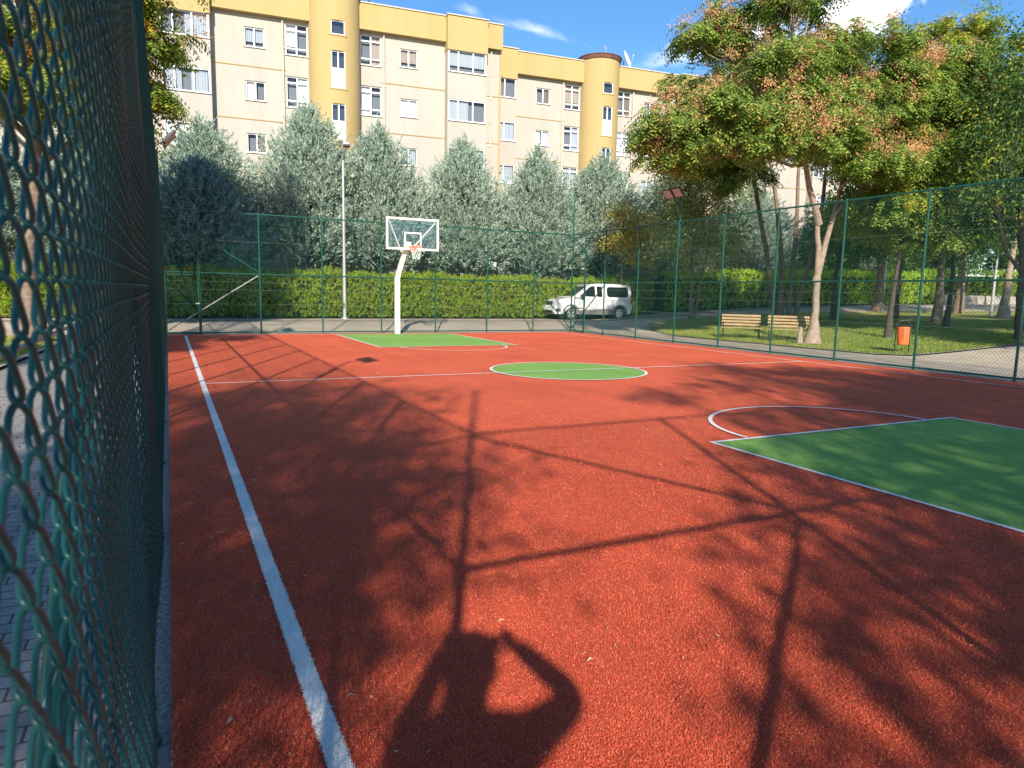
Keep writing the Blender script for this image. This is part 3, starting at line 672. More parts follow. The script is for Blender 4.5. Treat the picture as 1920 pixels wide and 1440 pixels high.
cypress((30.5, 38.2, .9), 1.25, 5.2, 'pale cypress half hidden behind the olive-leaved tree', cA, sz=1.02)
cypress((40.5, 40.2, 1.2), 1.3, 3.1, 'cypress seen in the gaps between the pale trunks of the park', cB, sz=1.05)
cypress((49.5, 39.5, 1.4), 1.2, 1.7, 'cypress far right beyond the bright hedge', cC, sz=.95)
cypress((-2.6, 35.4, .3), 1.1, 1.0, 'grey-green cypress seen through the left fence', cB, sz=1.0)
cypress((-7.5, 35.2, .3), 1.1, 3.0, 'grey-green cypress leftmost beyond the left fence', cC, sz=1.0)
cD = cypress((1.25, 32.9, .3), 0.95, 0.5, 'dark blue-green cypress in shade, nearest the far left corner of the court', None, 'cypressshaded', 5, .80)

# ---- hedge
def hedge(name, label, path, h, th, mat, seed, dens=230, group=None):
    g = np.random.default_rng(seed); P = np.array(path, float); d = np.linalg.norm(np.diff(P, axis=0), axis=1); cum = np.concatenate([[0], np.cumsum(d)])
    n = int(cum[-1]*dens); s = g.random(n)*cum[-1]; x = np.interp(s, cum, P[:, 0]); y = np.interp(s, cum, P[:, 1])
    sh = g.random(n); top = sh > .72; w = np.where(top, g.uniform(-.5, .5, n), np.where(g.random(n) < .85, -.5, .5)+g.normal(size=n)*.07)
    hh = h*(1+.035*np.sin(s*1.3)+.03*np.sin(s*3.7+1)+.02*np.sin(s*9))
    z = np.where(top, hh-.05, hh*(.03+.97*g.random(n)))
    bul = 1+.10*np.sin(s*2.1+z*2)+.08*np.sin(s*5.3-z*3); yy = y+w*th*bul
    A = unit(np.stack([g.normal(size=n)*.35, np.where(top, g.normal(size=n)*.3, np.sign(w)*.55), .8+.4*g.random(n)], 1))
    b0 = np.stack([x, yy, z+T(x, yy)], 1); k = 7; out_ = []; Ln = .22*(.6+.8*g.random(n))*np.where(top, 1.25, 1)
    side = unit(np.cross(A, [0., 1, 0])+g.normal(size=(n, 3))*.35)
    for q in range(k):
        t = q/k; sg_ = 1 if q % 2 else -1; D = unit(A*(.8+.3*t)+side*sg_*.7*(1-.5*t)); l_ = .105*(1.05-.4*t)*(.8+.4*g.random(n))
        out_.append(rhombs(b0+A*(Ln*t)[:, None], D, unit(np.cross(D, A)+g.normal(size=(n, 3))*.5), l_, l_*.42))
    V = np.concatenate(out_); t_ = empty(name, (0, 0, 0), 0, label=label, cat='hedge', group=group)
    np_mesh('foliage', V, quads(len(V)//4), LM[mat], t_)
    core = MB(); ns = int(cum[-1]/1.0)
    for i in range(ns):
        s0 = cum[-1]*(i+.5)/ns; xx = np.interp(s0, cum, P[:, 0]); yv = np.interp(s0, cum, P[:, 1]); zz = float(T(xx, yv))
        for q in range(6):
            a = g.random()*6.28; core.tube([(xx+g.normal()*.1, yv, zz), (xx+.3*math.cos(a), yv+.25*math.sin(a), zz+h*.5), (xx+.5*math.cos(a), yv+.35*math.sin(a), zz+h*.92)], [.03, .02, .006], 5, cap=False)
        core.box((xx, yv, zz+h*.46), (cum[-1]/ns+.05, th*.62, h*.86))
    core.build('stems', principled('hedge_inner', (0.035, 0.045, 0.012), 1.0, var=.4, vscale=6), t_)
    return t_
hedge('hedge', 'clipped green hedge behind the road, left of the white van', [(-14, 31.7), (0, 31.7), (17.2, 31.95), (24.6, 32.1)], 1.92, 1.25, 'hedge', 11, 420)
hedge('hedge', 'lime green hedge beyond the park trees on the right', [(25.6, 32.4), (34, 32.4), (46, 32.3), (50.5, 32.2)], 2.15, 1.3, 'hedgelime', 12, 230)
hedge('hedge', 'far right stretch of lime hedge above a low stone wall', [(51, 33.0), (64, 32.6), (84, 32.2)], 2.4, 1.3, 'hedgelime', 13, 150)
m = MB(); m.box((58, 31.2, 1.75), (14, .3, .75)); tag(m.build('garden_wall', MT['kerb'], bevel=.02), 'low pale stone wall beneath the far right hedge', 'wall')

# ------------------------------------------------------------------ apartment blocks
AZF = R(96.2); RZF = math.atan2(math.cos(AZF), math.sin(AZF))     # direction of the facades
def facade(mb, s0, s1, z0, z1, y, holes, dep=0.14):
    """wall face at depth y (outside is -y) with rectangular openings and reveals"""
    ss = sorted({s0, s1, *[h[0] for h in holes], *[h[1] for h in holes]}); zs = sorted({z0, z1, *[h[2] for h in holes], *[h[3] for h in holes]})
    for i in range(len(ss)-1):
        for j in range(len(zs)-1):
            cs, cz = (ss[i]+ss[i+1])/2, (zs[j]+zs[j+1])/2
            if any(h[0] < cs < h[1] and h[2] < cz < h[3] for h in holes): continue
            mb.add([(ss[i], y, zs[j]), (ss[i+1], y, zs[j]), (ss[i+1], y, zs[j+1]), (ss[i], y, zs[j+1])], [(0, 1, 2, 3)])
    for a, b_, c, d in holes:
        mb.add([(a, y, c), (a, y, d), (a, y+dep, d), (a, y+dep, c)], [(0, 1, 2, 3)]); mb.add([(b_, y, c), (b_, y, d), (b_, y+dep, d), (b_, y+dep, c)], [(3, 2, 1, 0)])
        mb.add([(a, y, c), (b_, y, c), (b_, y+dep, c), (a, y+dep, c)], [(3, 2, 1, 0)]); mb.add([(a, y, d), (b_, y, d), (b_, y+dep, d), (a, y+dep, d)], [(0, 1, 2, 3)])
wr = random.Random(21)
def window(parent, s0, s1, z0, z1, y, vert, horiz=(), dep=0.10, curtain=None, solid=(), gl='glass', sill=True, nm='window'):
    """pvc window: frame mesh (part) with pane and curtain (sub-parts); vert/horiz are mullion positions 0..1"""
    f = 0.055; yc = y+dep; m = MB(); w, h_ = s1-s0, z1-z0
    m.box(((s0+s1)/2, yc, z0+f/2), (w, .06, f)); m.box(((s0+s1)/2, yc, z1-f/2), (w, .06, f))
    m.box((s0+f/2, yc, (z0+z1)/2), (f, .06, h_-2*f)); m.box((s1-f/2, yc, (z0+z1)/2), (f, .06, h_-2*f))
    for v in vert: m.box((s0+w*v, yc-.002, (z0+z1)/2), (.075, .064, h_-2*f))
    for q in horiz: m.box(((s0+s1)/2, yc-.004, z0+h_*q), (w-2*f, .068, .07))
    for (a, b_, c, d) in solid: m.box((s0+w*(a+b_)/2, yc, z0+h_*(c+d)/2), (w*(b_-a), .04, h_*(d-c)))
    if sill: m.box(((s0+s1)/2, y-.02, z0-.02), (w+.1, .12, .035))
    fr_ = m.build(nm, MT['pvc'], parent)
    MB().add([(s0+f, yc, z0+f), (s1-f, yc, z0+f), (s1-f, yc, z1-f), (s0+f, yc, z1-f)], [(0, 1, 2, 3)]).build('pane', MT[gl], fr_)
    MB().add([(s0+.01, yc+.22, z0+.01), (s1-.01, yc+.22, z0+.01), (s1-.01, yc+.22, z1-.01), (s0+.01, yc+.22, z1-.01)], [(0, 1, 2, 3)]).build('room', MT['room'], fr_)
    k = curtain if curtain is not None else wr.choice(['curtw', 'curtg', 'curtb', 'curtw', 'curtt', 'curtg'])
    if k:
        spans = wr.choice([[(0, .55)], [(0, 1)], [(.05, .4), (.6, .98)], [(.5, 1)], [(0, 1)]]); mm = MB()
        for a, b_ in spans:
            n = max(6, int((b_-a)*w/.035)); V = []
            lo = z0+(0 if wr.random() < .7 else h_*.3)
            for i in range(n+1):
                x = s0+f+(w-2*f)*(a+(b_-a)*i/n); yy = yc+.10+.022*math.sin(i*1.9)+.01*math.sin(i*.7); V += [(x, yy, lo), (x, yy, z1-.02)]
            mm.add(V, [(2*i, 2*i+2, 2*i+3, 2*i+1) for i in range(n)])
        mm.build('curtain', MT[k], fr_, smooth=True)
    return fr_
def block(name, label, loc, s_left, s_right, left_end, right_end, detail=True):
    """origin at the foot of the stair tower's axis; x runs along the facade, outside is -y"""
    B = empty(name, loc, RZF, label=label, cat='building')
    ZR, ZBND, ZBAY = 17.32, 15.95, 15.46; floors = [14.33-2.72*i for i in range(5)]
    cols = []
    for sg in (-1, 1):
        def sp(a, b_): return (min(sg*a, sg*b_), max(sg*a, sg*b_))
        cols += [('rec', *sp(1.42, 2.58)), ('win', *sp(3.66, 4.66)), ('bay', *sp(6.30, 8.68))]
    cols = [c for c in cols if c[1] > s_left and c[2] < s_right]
    holes = []; jobs = []
    for c in cols:
        for i, z in enumerate(floors):
            if z < 0: continue
            if c[0] == 'win': holes.append((c[1], c[2], z, z+1.0)); jobs.append(('win', c[1], c[2], z, z+1.0))
            if c[0] == 'rec': holes.append((c[1], c[2], z-.15, z+1.47)); jobs.append(('rec', c[1], c[2], z-.15, z+1.47))
    wl = MB(); facade(wl, s_left, s_right, -.5, ZR-.1, 0, holes)
    # ends and back
    D = 11.0
    wl.add([(s_left, 0, -.5), (s_left, D, -.5), (s_left, D, ZR-.1), (s_left, 0, ZR-.1)], [(0, 3, 2, 1)])
    wl.add([(s_right, 0, -.5), (s_right, D, -.5), (s_right, D, ZR-.1), (s_right, 0, ZR-.1)], [(0, 1, 2, 3)])
    wl.add([(s_left, D, -.5), (s_right, D, -.5), (s_right, D, ZR-.1), (s_left, D, ZR-.1)], [(0, 3, 2, 1)])
    wl.build('wall', MT['cream'], B)
    # bays: boxes standing 0.62 m proud, with ribbon windows
    for c in cols:
        if c[0] != 'bay': continue
        a, b_ = c[1], c[2]; bw = MB(); pr = -.62; hl = [(a+.07, b_-.07, z-.05, z+1.15) for z in floors if z > 0]
        facade(bw, a, b_, 2.3, ZBAY, pr, hl, .10)
        bw.add([(a, pr, 2.3), (a, 0, 2.3), (a, 0, ZBAY), (a, pr, ZBAY)], [(0, 3, 2, 1)]); bw.add([(b_, pr, 2.3), (b_, 0, 2.3), (b_, 0, ZBAY), (b_, pr, ZBAY)], [(0, 1, 2, 3)])
        bw.add([(a, pr, 2.3), (b_, pr, 2.3), (b_, 0, 2.3), (a, 0, 2.3)], [(0, 3, 2, 1)])
        bay = bw.build('bay', MT['cream'], B)
        for (x0, x1, z0, z1) in hl: 
            window(bay, x0, x1, z0, z1, pr, (.26, .66), dep=.06)
    for (kd, a, b_, z0, z1) in jobs:
        if kd == 'win': window(B, a, b_, z0, z1, 0, (.5,))
        else: window(B, a, b_, z0, z1, 0, (.5,), (.22, .80))
    # yellow parapet band, stepping down over the bays, with a thin coping
    y_ = MB(); pr = -.36
    y_.box(((s_left+s_right)/2, pr/2-.001, (ZR+ZBND)/2), (s_right-s_left, -pr, ZR-ZBND))
    for c in cols:
        if c[0] == 'bay': y_.box(((c[1]+c[2])/2, -.34, (ZR-.003+ZBAY)/2), (c[2]-c[1]+.06, .68, ZR-.003-ZBAY))
    y_.build('parapet', MT['yellow'], B)
    cp = MB(); cp.box(((s_left+s_right)/2, pr/2, ZR+.03), (s_right-s_left+.1, -pr+.12, .06))
    for c in cols:
        if c[0] == 'bay': cp.box(((c[1]+c[2])/2, -.36, ZR+.032), (c[2]-c[1]+.14, .78, .058))
    cp.box(((s_left+s_right)/2, D/2+.3, ZR+.0), (s_right-s_left, D-.6, .1)); cp.build('coping', MT['coping'], B)
    tr_ = MB()
    for i in range(5):
        z = 13.33-2.72*i; xs_ = [s_left]+sorted(sum([[c[1], c[2]] for c in cols if c[0] in ('bay', 'rec')]+[[-1.4, 1.4]], []))+[s_right]
        for j in range(0, len(xs_)-1, 2):
            if xs_[j+1]-xs_[j] > .1: MB().box(((xs_[j]+xs_[j+1])/2, -.012, z), (xs_[j+1]-xs_[j], .03, .05)).build('storey_trim', MT['trim'], B)
    # round stair tower
    tw = MB(); r = 1.38; zt = 17.62; n = 40; hz = []
    for i, z in enumerate(floors):
        if i == 0: hz.append((z+.80, z+1.52))
        hz.append((z-1.95 + (0.0), z-.02))
    arcs = np.linspace(math.pi, 2*math.pi, n+1); zz = sorted({-.5, zt, *[q for p in hz for q in p]}); k0, k1 = 17, 24
    def tp(i, z, rr=r): return (rr*math.cos(arcs[i])+.0, rr*math.sin(arcs[i]), z)
    for i in range(n):
        for j in range(len(zz)-1):
            cz = (zz[j]+zz[j+1])/2
            if k0 <= i < k1 and any(p[0] < cz < p[1] for p in hz): continue
            tw.add([tp(i, zz[j]), tp(i+1, zz[j]), tp(i+1, zz[j+1]), tp(i, zz[j+1])], [(0, 1, 2, 3)])
    for (a, b_) in hz:
        for i, fl_ in ((k0, 0), (k1, 1)): tw.add([tp(i, a), tp(i, b_), tp(i, b_, r-.14), tp(i, a, r-.14)], [(0, 1, 2, 3)])
        for i in range(k0, k1):
            for q in (a, b_): tw.add([tp(i, q), tp(i+1, q), tp(i+1, q, r-.14), tp(i, q, r-.14)], [(0, 1, 2, 3)])
    # back half above the roof
    bk = np.linspace(0, math.pi, n+1)
    for i in range(n): tw.add([(r*math.cos(bk[i]), r*math.sin(bk[i]), ZR), (r*math.cos(bk[i+1]), r*math.sin(bk[i+1]), ZR), (r*math.cos(bk[i+1]), r*math.sin(bk[i+1]), zt), (r*math.cos(bk[i]), r*math.sin(bk[i]), zt)], [(0, 1, 2, 3)])
    two = tw.build('stair_tower', MT['yellow'], B, smooth=True)
    for qi, (a, b_) in enumerate(hz):
        x0, x1 = tp(k0, 0)[0], tp(k1, 0)[0]; yy = tp((k0+k1)//2, 0)[1]
        fr_ = window(two, x0, x1, a, b_, yy+.03, () if qi == 0 else (.5,), () if qi == 0 else (.53,), dep=.09, curtain='', solid=() if qi == 0 else ((.03, .97, 0, .52),), gl='tglass', sill=False)
        sm = MB(); V = []
        for i in range(k0-1, k1+2): V += [tp(i, a-.07, r+.035), tp(i, a-.01, r+.035), tp(i, a-.01, r-.02), tp(i, a-.07, r-.02)]
        kk = k1-k0+3; sm.add(V, [(4*i+c, 4*i+4+c, 4*i+4+(c+1) % 4, 4*i+(c+1) % 4) for i in range(kk-1) for c in range(4)]+[(0, 1, 2, 3), tuple(4*(kk-1)+c for c in (3, 2, 1, 0))])
        sm.build('sill', MT['yellow'], fr_)
    rf = MB(); rf.lathe((0, 0, 0), [(1.48, zt+.0), (1.54, zt+.02), (1.54, zt+.06), (1.2, zt+.12), (.05, zt+.26)], 36)
    rf.lathe((0, 0, 0), [(1.42, zt-.22), (1.45, zt-.2), (1.50, zt-.005), (1.4, zt-.004)], 36); rf.build('tower_roof', MT['rust'], B, smooth=True)
    for s in (-2.72, 2.72):
        if not (s_left < s < s_right): continue
        d_ = MB(); d_.tube([(s, -.09, 0), (s, -.09, 8), (s, -.09, ZBND)], .05, 8)
        for q in range(12): d_.box((s, -.06, .9+q*1.36), (.13, .12, .05))
        d_.build('downpipe', MT['downpipe'], B)
    if right_end:
        s = s_right-.62; d_ = MB(); d_.tube([(s, -.09, 0), (s, -.09, 8), (s, -.09, ZBND-.1)], .05, 8)
        for q in range(12): d_.box((s, -.06, .9+q*1.36), (.13, .12, .05))
        d_.build('downpipe', MT['downpipe'], B)
        MB().box((s_right-.03, -.02, ZBND/2), (.12, .06, ZBND)).build('corner_strip', MT['yellow'], B)
    return B
ex = Vector((math.cos(RZF), math.sin(RZF), 0))
block('apartment_block', 'nearer cream and yellow apartment block with the tall round stair tower, upper left', (8.79, 40.29, .0), -24, 9.75, False, True)
block('apartment_block', 'apartment block set back in the middle, with a satellite dish beside its round tower', (27.34, 42.0, .0), -9.4, 9.75, True, True)
block('apartment_block', 'cream apartment block glimpsed between the branches of the park trees', (57.5, 41.5, .2), -16.5, 9.75, True, True)
def dish(loc, r, tilt, az, label):
    d = empty('satellite_dish', loc, az, label=label, cat='satellite dish', group='satellite dishes on the roofs')
    m = MB(); pr = [(r*t, .16*r*t*t*2) for t in np.linspace(0.02, 1, 9)]; pr += [(r*.99, .32*r-.012+.02)]
    V = MB(); V.lathe((0, 0, 0), [(a, b_) for a, b_ in pr], 28, cap=False)
    mt_ = Matrix.Rotation(tilt, 3, 'X'); V.v = [tuple(mt_ @ Vector(p)+Vector((0, 0, r+.25))) for p in V.v]; o = V.build('reflector', principled('dish_white', (0.78, 0.78, 0.76), .5, var=.05), d, smooth=True)
    md = o.modifiers.new('solid', 'SOLIDIFY'); md.thickness = .012
    fp = mt_ @ Vector((0, 0, r*1.05))+Vector((0, 0, r+.25)); rim_ = mt_ @ Vector((0, -r, .3*r))+Vector((0, 0, r+.25))
    MB().tube([rim_, fp], .015, 6).lathe(fp, [(.03, -.08), (.05, 0), (.05, .06)], 10).build('feed_arm', MT['greymetal'], d)
    MB().tube([(0, .1, -.5), (0, .08, r+.2)], .035, 8).tube([(.4, .3, -.5), (0, .1, r*.7)], .02, 6).tube([(-.4, .3, -.5), (0, .1, r*.7)], .02, 6).build('stand', MT['darkgrey'], d)
    return d
p = Vector((27.34, 42.0, 0))+ex*2.62; dish((p.x, p.y+1.0, 17.42), .62, R(70), R(38), 'large white satellite dish beside the round tower of the middle block')
p = Vector((8.79, 40.29, 0))+ex*2.2; dish((p.x, p.y+.8, 17.75), .42, R(60), R(20), 'small satellite dish on the nearer block, at the top edge of the photo')
p = Vector((27.34, 42.0, 0))+ex*.75; t = empty('antenna', (p.x, p.y+.4, 18.2), 0, label='thin aerial mast on top of the middle stair tower', cat='antenna')
MB().tube([(0, 0, 0), (-.12, 0, .62)], .016, 6).build('mast', MT['greymetal'], t); MB().box((-.1, 0, .55), (.3, .03, .03)).box((-.11, 0, .45), (.22, .03, .03)).build('crossbar', MT['greymetal'], t)

# ------------------------------------------------------------------ white van
V_ = empty('van', (17.45, 30.05, float(T(19, 30))+.0), 0, label='white people carrier parked beyond the far right corner of the court', cat='van')
VL, VW = 4.75, 1.85; ax1, ax2 = .93, 3.93; wr_ = .335
def arch(cx, r=.40, z0=.30, n=14):
    return [(cx+r*math.cos(a), max(z0, .335+r*math.sin(a))) for a in np.linspace(math.pi+.08, -.08, n)]
low = [(.10, .30)]+[p for p in arch(ax1)]+[p for p in arch(ax2)]+[(4.62, .30), (4.70, .55), (4.72, 1.12), (1.32, 1.17), (1.0, 1.17), (.62, 1.115), (.30, 1.03), (.12, .93), (.04, .74), (.02, .42)]
upp = [(1.02, 1.17), (4.72, 1.12), (4.70, 1.30), (4.62, 1.72), (4.50, 1.82), (3.6, 1.875), (2.5, 1.88), (2.15, 1.84), (1.95, 1.74)]
body = bmesh.new()
def side_in(x, z):        # half width narrowing to the roof and the nose
    h_ = VW/2-.015*(1 if z < .5 else 0); 
    if z > 1.10: h_ -= (z-1.10)*.20
    if x < .9: h_ -= (.9-x)**2*.28
    if x > 4.4: h_ -= (x-4.4)**2*.5
    return h_
def prism(bm, prof, nseg=8):
    rows = []
    for t in np.linspace(-1, 1, nseg+1): rows.append([bm.verts.new((x, side_in(x, z)*t, z)) for x, z in prof])
    for a, b_ in zip(rows[:-1], rows[1:]):
        for i in range(len(prof)): bm.faces.new((a[i], b_[i], b_[(i+1) % len(prof)], a[(i+1) % len(prof)]))
    for r__ in (rows[0][::-1], rows[-1]):
        f = bm.faces.new(r__); bmesh.ops.triangulate(bm, faces=[f])
def dens(prof, st_=.12):
    o_ = []
    for i in range(len(prof)):
        p, q = prof[i], prof[(i+1) % len(prof)]; n = max(1, int(math.dist(p, q)/st_))
        o_ += [(p[0]+(q[0]-p[0])*j/n, p[1]+(q[1]-p[1])*j/n) for j in range(n)]
    return o_
prism(body, dens(low)); prism(body, dens(upp))
bmesh.ops.recalc_face_normals(body, faces=body.faces[:])
for f in body.faces: f.smooth = True
for e in body.edges:
    if len(e.link_faces) == 2 and e.calc_face_angle(0) > R(32): e.smooth = False
me = bpy.data.meshes.new('body'); body.to_mesh(me); body.free(); me.materials.append(MT['carpaint'])
bo = bpy.data.objects.new('body', me); C.objects.link(bo); bo.parent = V_; bo.location = (0, VW/2, 0)
def vplate(name, poly, mat, off=.006, parent=V_, sides=(-1, 1), thick=.004):
    for s in sides:
        m = MB(); pts = dens(poly, .15); c = (sum(p[0] for p in pts)/len(pts), sum(p[1] for p in pts)/len(pts))
        A = [(x, VW/2+s*(side_in(x, z)+off), z) for x, z in pts]+[(c[0], VW/2+s*(side_in(*c)+off), c[1])]; k = len(pts)
        B_ = [(x, VW/2+s*(side_in(x, z)-.01), z) for x, z in pts]
        m.add(A, [(i, (i+1) % k, k) for i in range(k)]); m.add(A[:k]+B_, [(i, (i+1) % k, k+(i+1) % k, k+i) for i in range(k)])
        m.build(name, MT[mat], parent)
def rounded(x0, x1, z0, z1, r=.08, sk0=0.0, sk1=0.0):
    o_ = []
    for cx, cz, a0, sk in ((x1-r, z1-r, 0, sk1), (x0+r, z1-r, 90, sk0), (x0+r, z0+r, 180, 0), (x1-r, z0+r, 270, 0)):
        for a in (0, 30, 60, 90): o_.append((cx+r*math.cos(R(a0+a))+sk, cz+r*math.sin(R(a0+a))))
    return o_
vplate('side_window', [(1.46, 1.23), (2.02, 1.68), (2.20, 1.74), (2.36, 1.74), (2.36, 1.20)], 'carglass')
vplate('side_window', rounded(2.48, 2.80, 1.20, 1.73, .05), 'carglass')
vplate('side_window', rounded(3.10, 4.46, 1.19, 1.72, .16), 'carglass')
vplate('side_cladding', [(1.36, .28), (3.50, .28), (3.46, .52), (3.28, .60), (1.40, .50)], 'cladding', .012)
for cx in (ax1, ax2):
    m = MB()
    for s in (-1, 1):
        V = []
        for a in np.linspace(math.pi+.05, -.05, 20):
            for rr, o_ in ((.40, .014), (.475, .014), (.475, -.02), (.40, -.05)):
                x = cx+rr*math.cos(a); z = .335+rr*math.sin(a); V.append((x, VW/2+s*(side_in(x, z)+o_), z))
        m.add(V, [(4*i+c, 4*i+4+c, 4*i+4+(c+1) % 4, 4*i+(c+1) % 4) for i in range(19) for c in range(4)])
    m.build('wheel_arch', MT['cladding'], V_)
    MB().box((cx, VW/2, .42), (.86, VW-.35, .62)).build('wheel_well', MT['rubber'], V_)
# windscreen, grille, lights, bumper
def front_strip(name, pts, y0, y1, mat, off=.008, parent=V_):
    m = MB(); n = 10; V = []
    for i in range(n+1):
        t = y0+(y1-y0)*i/n
        for x, z in pts: V.append((x-off+.10*max(0, abs(t)-.6)**1.5*1.2, VW/2+t*(side_in(x, z)), z+off*.6))
    k = len(pts); m.add(V, [(k*i+j, k*i+j+1, k*(i+1)+j+1, k*(i+1)+j) for i in range(n) for j in range(k-1)])
    o = m.build(name, MT[mat], parent); md = o.modifiers.new('solid', 'SOLIDIFY'); md.thickness = .01; return o
front_strip('windscreen', [(1.10, 1.215), (1.52, 1.47), (1.93, 1.72)], -.90, .90, 'carglass', .012)
front_strip('grille', [(.050, .74), (.085, .83), (.13, .925)], -.62, .62, 'black', .02)
front_strip('bumper_intake', [(.025, .34), (.026, .42), (.03, .47)], -.74, .74, 'black', .012)
front_strip('number_plate', [(.02, .50), (.026, .60)], -.28, .28, 'pvc', .025)
front_strip('bumper_lip', [(.10, .27), (.03, .33)], -.86, .86, 'cladding', .02)
for s in (-1, 1):
    m = MB(); V = []
    for (x, z) in ((.11, .80), (.12, .90), (.28, .985), (.60, 1.04), (.64, 1.01), (.40, .87)): V.append((x, VW/2+s*(side_in(x, z)+.004)*(0.90 if x < .2 else 1), z))
    m.add(V, [tuple(range(6))]); o = m.build('headlight', MT['lamp_glass'], V_); md = o.modifiers.new('solid', 'SOLIDIFY'); md.thickness = .02; md.offset = 0
    vplate('fog_lamp_surround', rounded(.10, .34, .42, .58, .05), 'darkgrey', .012, sides=(s,))
    m = MB(); m.box((1.50, VW/2+s*1.03, 1.22), (.12, .20, .17)); m.box((1.53, VW/2+s*.93, 1.16), (.05, .1, .04)); m.build('mirror', MT['black'], V_, bevel=.02)
    m = MB(); m.tube([(2.3, VW/2+s*.74, 1.88), (2.45, VW/2+s*.74, 1.935), (4.2, VW/2+s*.74, 1.92), (4.35, VW/2+s*.74, 1.86)], .018, 8); m.build('roof_rail', MT['darkgrey'], V_, smooth=True)
    m = MB()
    for x in (2.22, 2.95): m.box((x, VW/2+s*(side_in(x, .95)+.02), .98), (.18, .03, .028))
    m.build('door_handle', MT['carpaint'], V_)
    m = MB()
    for x in (1.40, 2.42, 3.46): m.box((x, VW/2+s*(side_in(x, .8)), .80), (.010, .006, .55))
    m.box((3.35, VW/2+s*side_in(3.35, 1.02), 1.02), (1.9, .006, .010)); m.build('door_seam', MT['black'], V_)
    vplate('tail_light', [(4.60, .85), (4.70, .85), (4.70, 1.35), (4.62, 1.30)], 'tail', .004, sides=(s,))
    for cx in (ax1, ax2):
        y = VW/2+s*(VW/2-.13); w = MB(); w.lathe((cx, y, wr_), [(.20, -.10), (.29, -.11), (.335, -.08), (.34, 0), (.335, .08), (.29, .11), (.20, .10)], 32, 'Y', cap=False)
        wo = w.build('wheel', MT['rubber'], V_, smooth=True)
        rm = MB(); yo = y+s*.085
        rm.lathe((cx, yo, wr_), [(.222, -.02), (.222, .02), (.20, .02), (.20, -.02), (.222, -.02)], 32, 'Y', cap=False); rm.lathe((cx, yo, wr_), [(.05, -.02), (.05, .02), (.01, .025)], 16, 'Y')
        for q in range(5):
            a = R(90+72*q); c_, s_ = math.cos(a), math.sin(a); px_, pz_ = -s_, c_
            rm.add([(cx+c_*r_+px_*w_*e_, yo+dy, wr_+s_*r_+pz_*w_*e_) for dy in (-.015, .018) for r_, w_ in ((.04, .022), (.21, .045)) for e_ in (-1, 1)], [(0, 1, 3, 2), (4, 6, 7, 5), (0, 2, 6, 4), (1, 5, 7, 3), (2, 3, 7, 6), (0, 4, 5, 1)])
        rm.build('rim', MT['alloy'], wo); MB().lathe((cx, yo-s*.03, wr_), [(.01, -.01), (.215, -.01), (.215, .01), (.01, .01)], 24, 'Y').build('brake_disc', MT['darkgrey'], wo)

# ------------------------------------------------------------------ street lamp, park lamps
def street_lamp(loc, h_, label, hd='head'):
    t = empty('street_lamp', loc, 0, label=label, cat='street lamp', group='grey lamp posts along the road')
    MB().tube([(0, 0, 0), (0, 0, h_*.45), (0, 0, h_)], [.085, .065, .045], 14).lathe((0, 0, 0), [(.16, 0), (.15, .05), (.10, .09)], 14).build('pole', MT['greymetal'], t, smooth=True)
    if hd == 'head':
        MB().tube([(0, 0, h_-.02), (.05, -.03, h_+.28), (.12, -.08, h_+.52)], .028, 8).build('arm', MT['darkgrey'], t)
        o = MB().lathe((.14, -.09, h_+.58), [(.02, .10), (.13, .08), (.17, .0), (.12, -.03)], 16).build('lamp_head', MT['darkgrey'], t, smooth=True)
        MB().lathe((.14, -.09, h_+.70), [(.15, -.04), (.16, .02), (.10, .06), (.01, .07)], 16).build('cap', MT['pvc'], o, smooth=True)
    return t
street_lamp((7.07, 31.0, .3), 6.9, 'slender grey lamp post standing in front of the cypresses, left of the hoop')
street_lamp((43.9, 31.0, float(T(43.9, 31))), 6.9, 'pale lamp post before the lime hedge, seen right of the leaning trunk')
street_lamp((40.3, 22.0, float(T(40.3, 22))), 6.0, 'dark grey lamp post on the lawn at the far right')
for (x, y, lb) in ((15.6, 33.6, 'small garden lamp with dark shade behind the hedge, right of the hoop'),):
    t = empty('garden_lamp', (x, y, .3), 0, label=lb, cat='garden lamp')
    MB().tube([(0, 0, 0), (0, 0, 2.6)], .03, 8).build('post', MT['black'], t)
    o = MB().lathe((0, 0, 2.6), [(.06, 0), (.15, .05), (.2, .3), (.12, .34)], 12).build('lantern', MT['lamp_glass'], t); MB().lathe((0, 0, 2.94), [(.24, 0), (.2, .06), (.05, .14)], 12).build('cap', MT['black'], o)

# ------------------------------------------------------------------ benches
def bench(loc, rz):
    t = empty('bench', loc, rz); Wb = 1.45
    s = MB()
    for i in range(5): s.box((0, -.30+.095*i, .44+.004*abs(i-2)), (Wb, .075, .03))
    s.build('seat', MT['wood'], t, bevel=.004)
    k = MB()
    for i in range(4): k.box((0, .175+.045*i, .56+.115*i), (Wb, .028, .085), m=Matrix.Rotation(R(-20), 3, 'X'))
    k.build('backrest', MT['wood'], t, bevel=.004)
    for sx in (-1, 1):
        x = sx*(Wb/2-.06); f = MB()
        f.tube([(x, -.33, 0), (x, -.31, .2), (x, -.29, .42), (x, -.31, .60), (x, -.24, .66), (x, .05, .655), (x, .2, .62)], .018, 8)
        f.tube([(x, .26, 0), (x, .16, .22), (x, .12, .42), (x, .22, .66), (x, .36, .98)], .018, 8); f.tube([(x, -.30, .415), (x, .12, .415)], .016, 8)
        f.box((x, -.33, .01), (.09, .09, .02)).box((x, .26, .01), (.09, .09, .02)); f.build('side_frame', MT['black'], t, smooth=True)
    return t
b1 = bench((19.95, 19.95, 0), R(-42)); tag(b1, 'slatted wooden park bench on the left of the pair, right of the grass mound', 'bench', 'park benches facing the court')
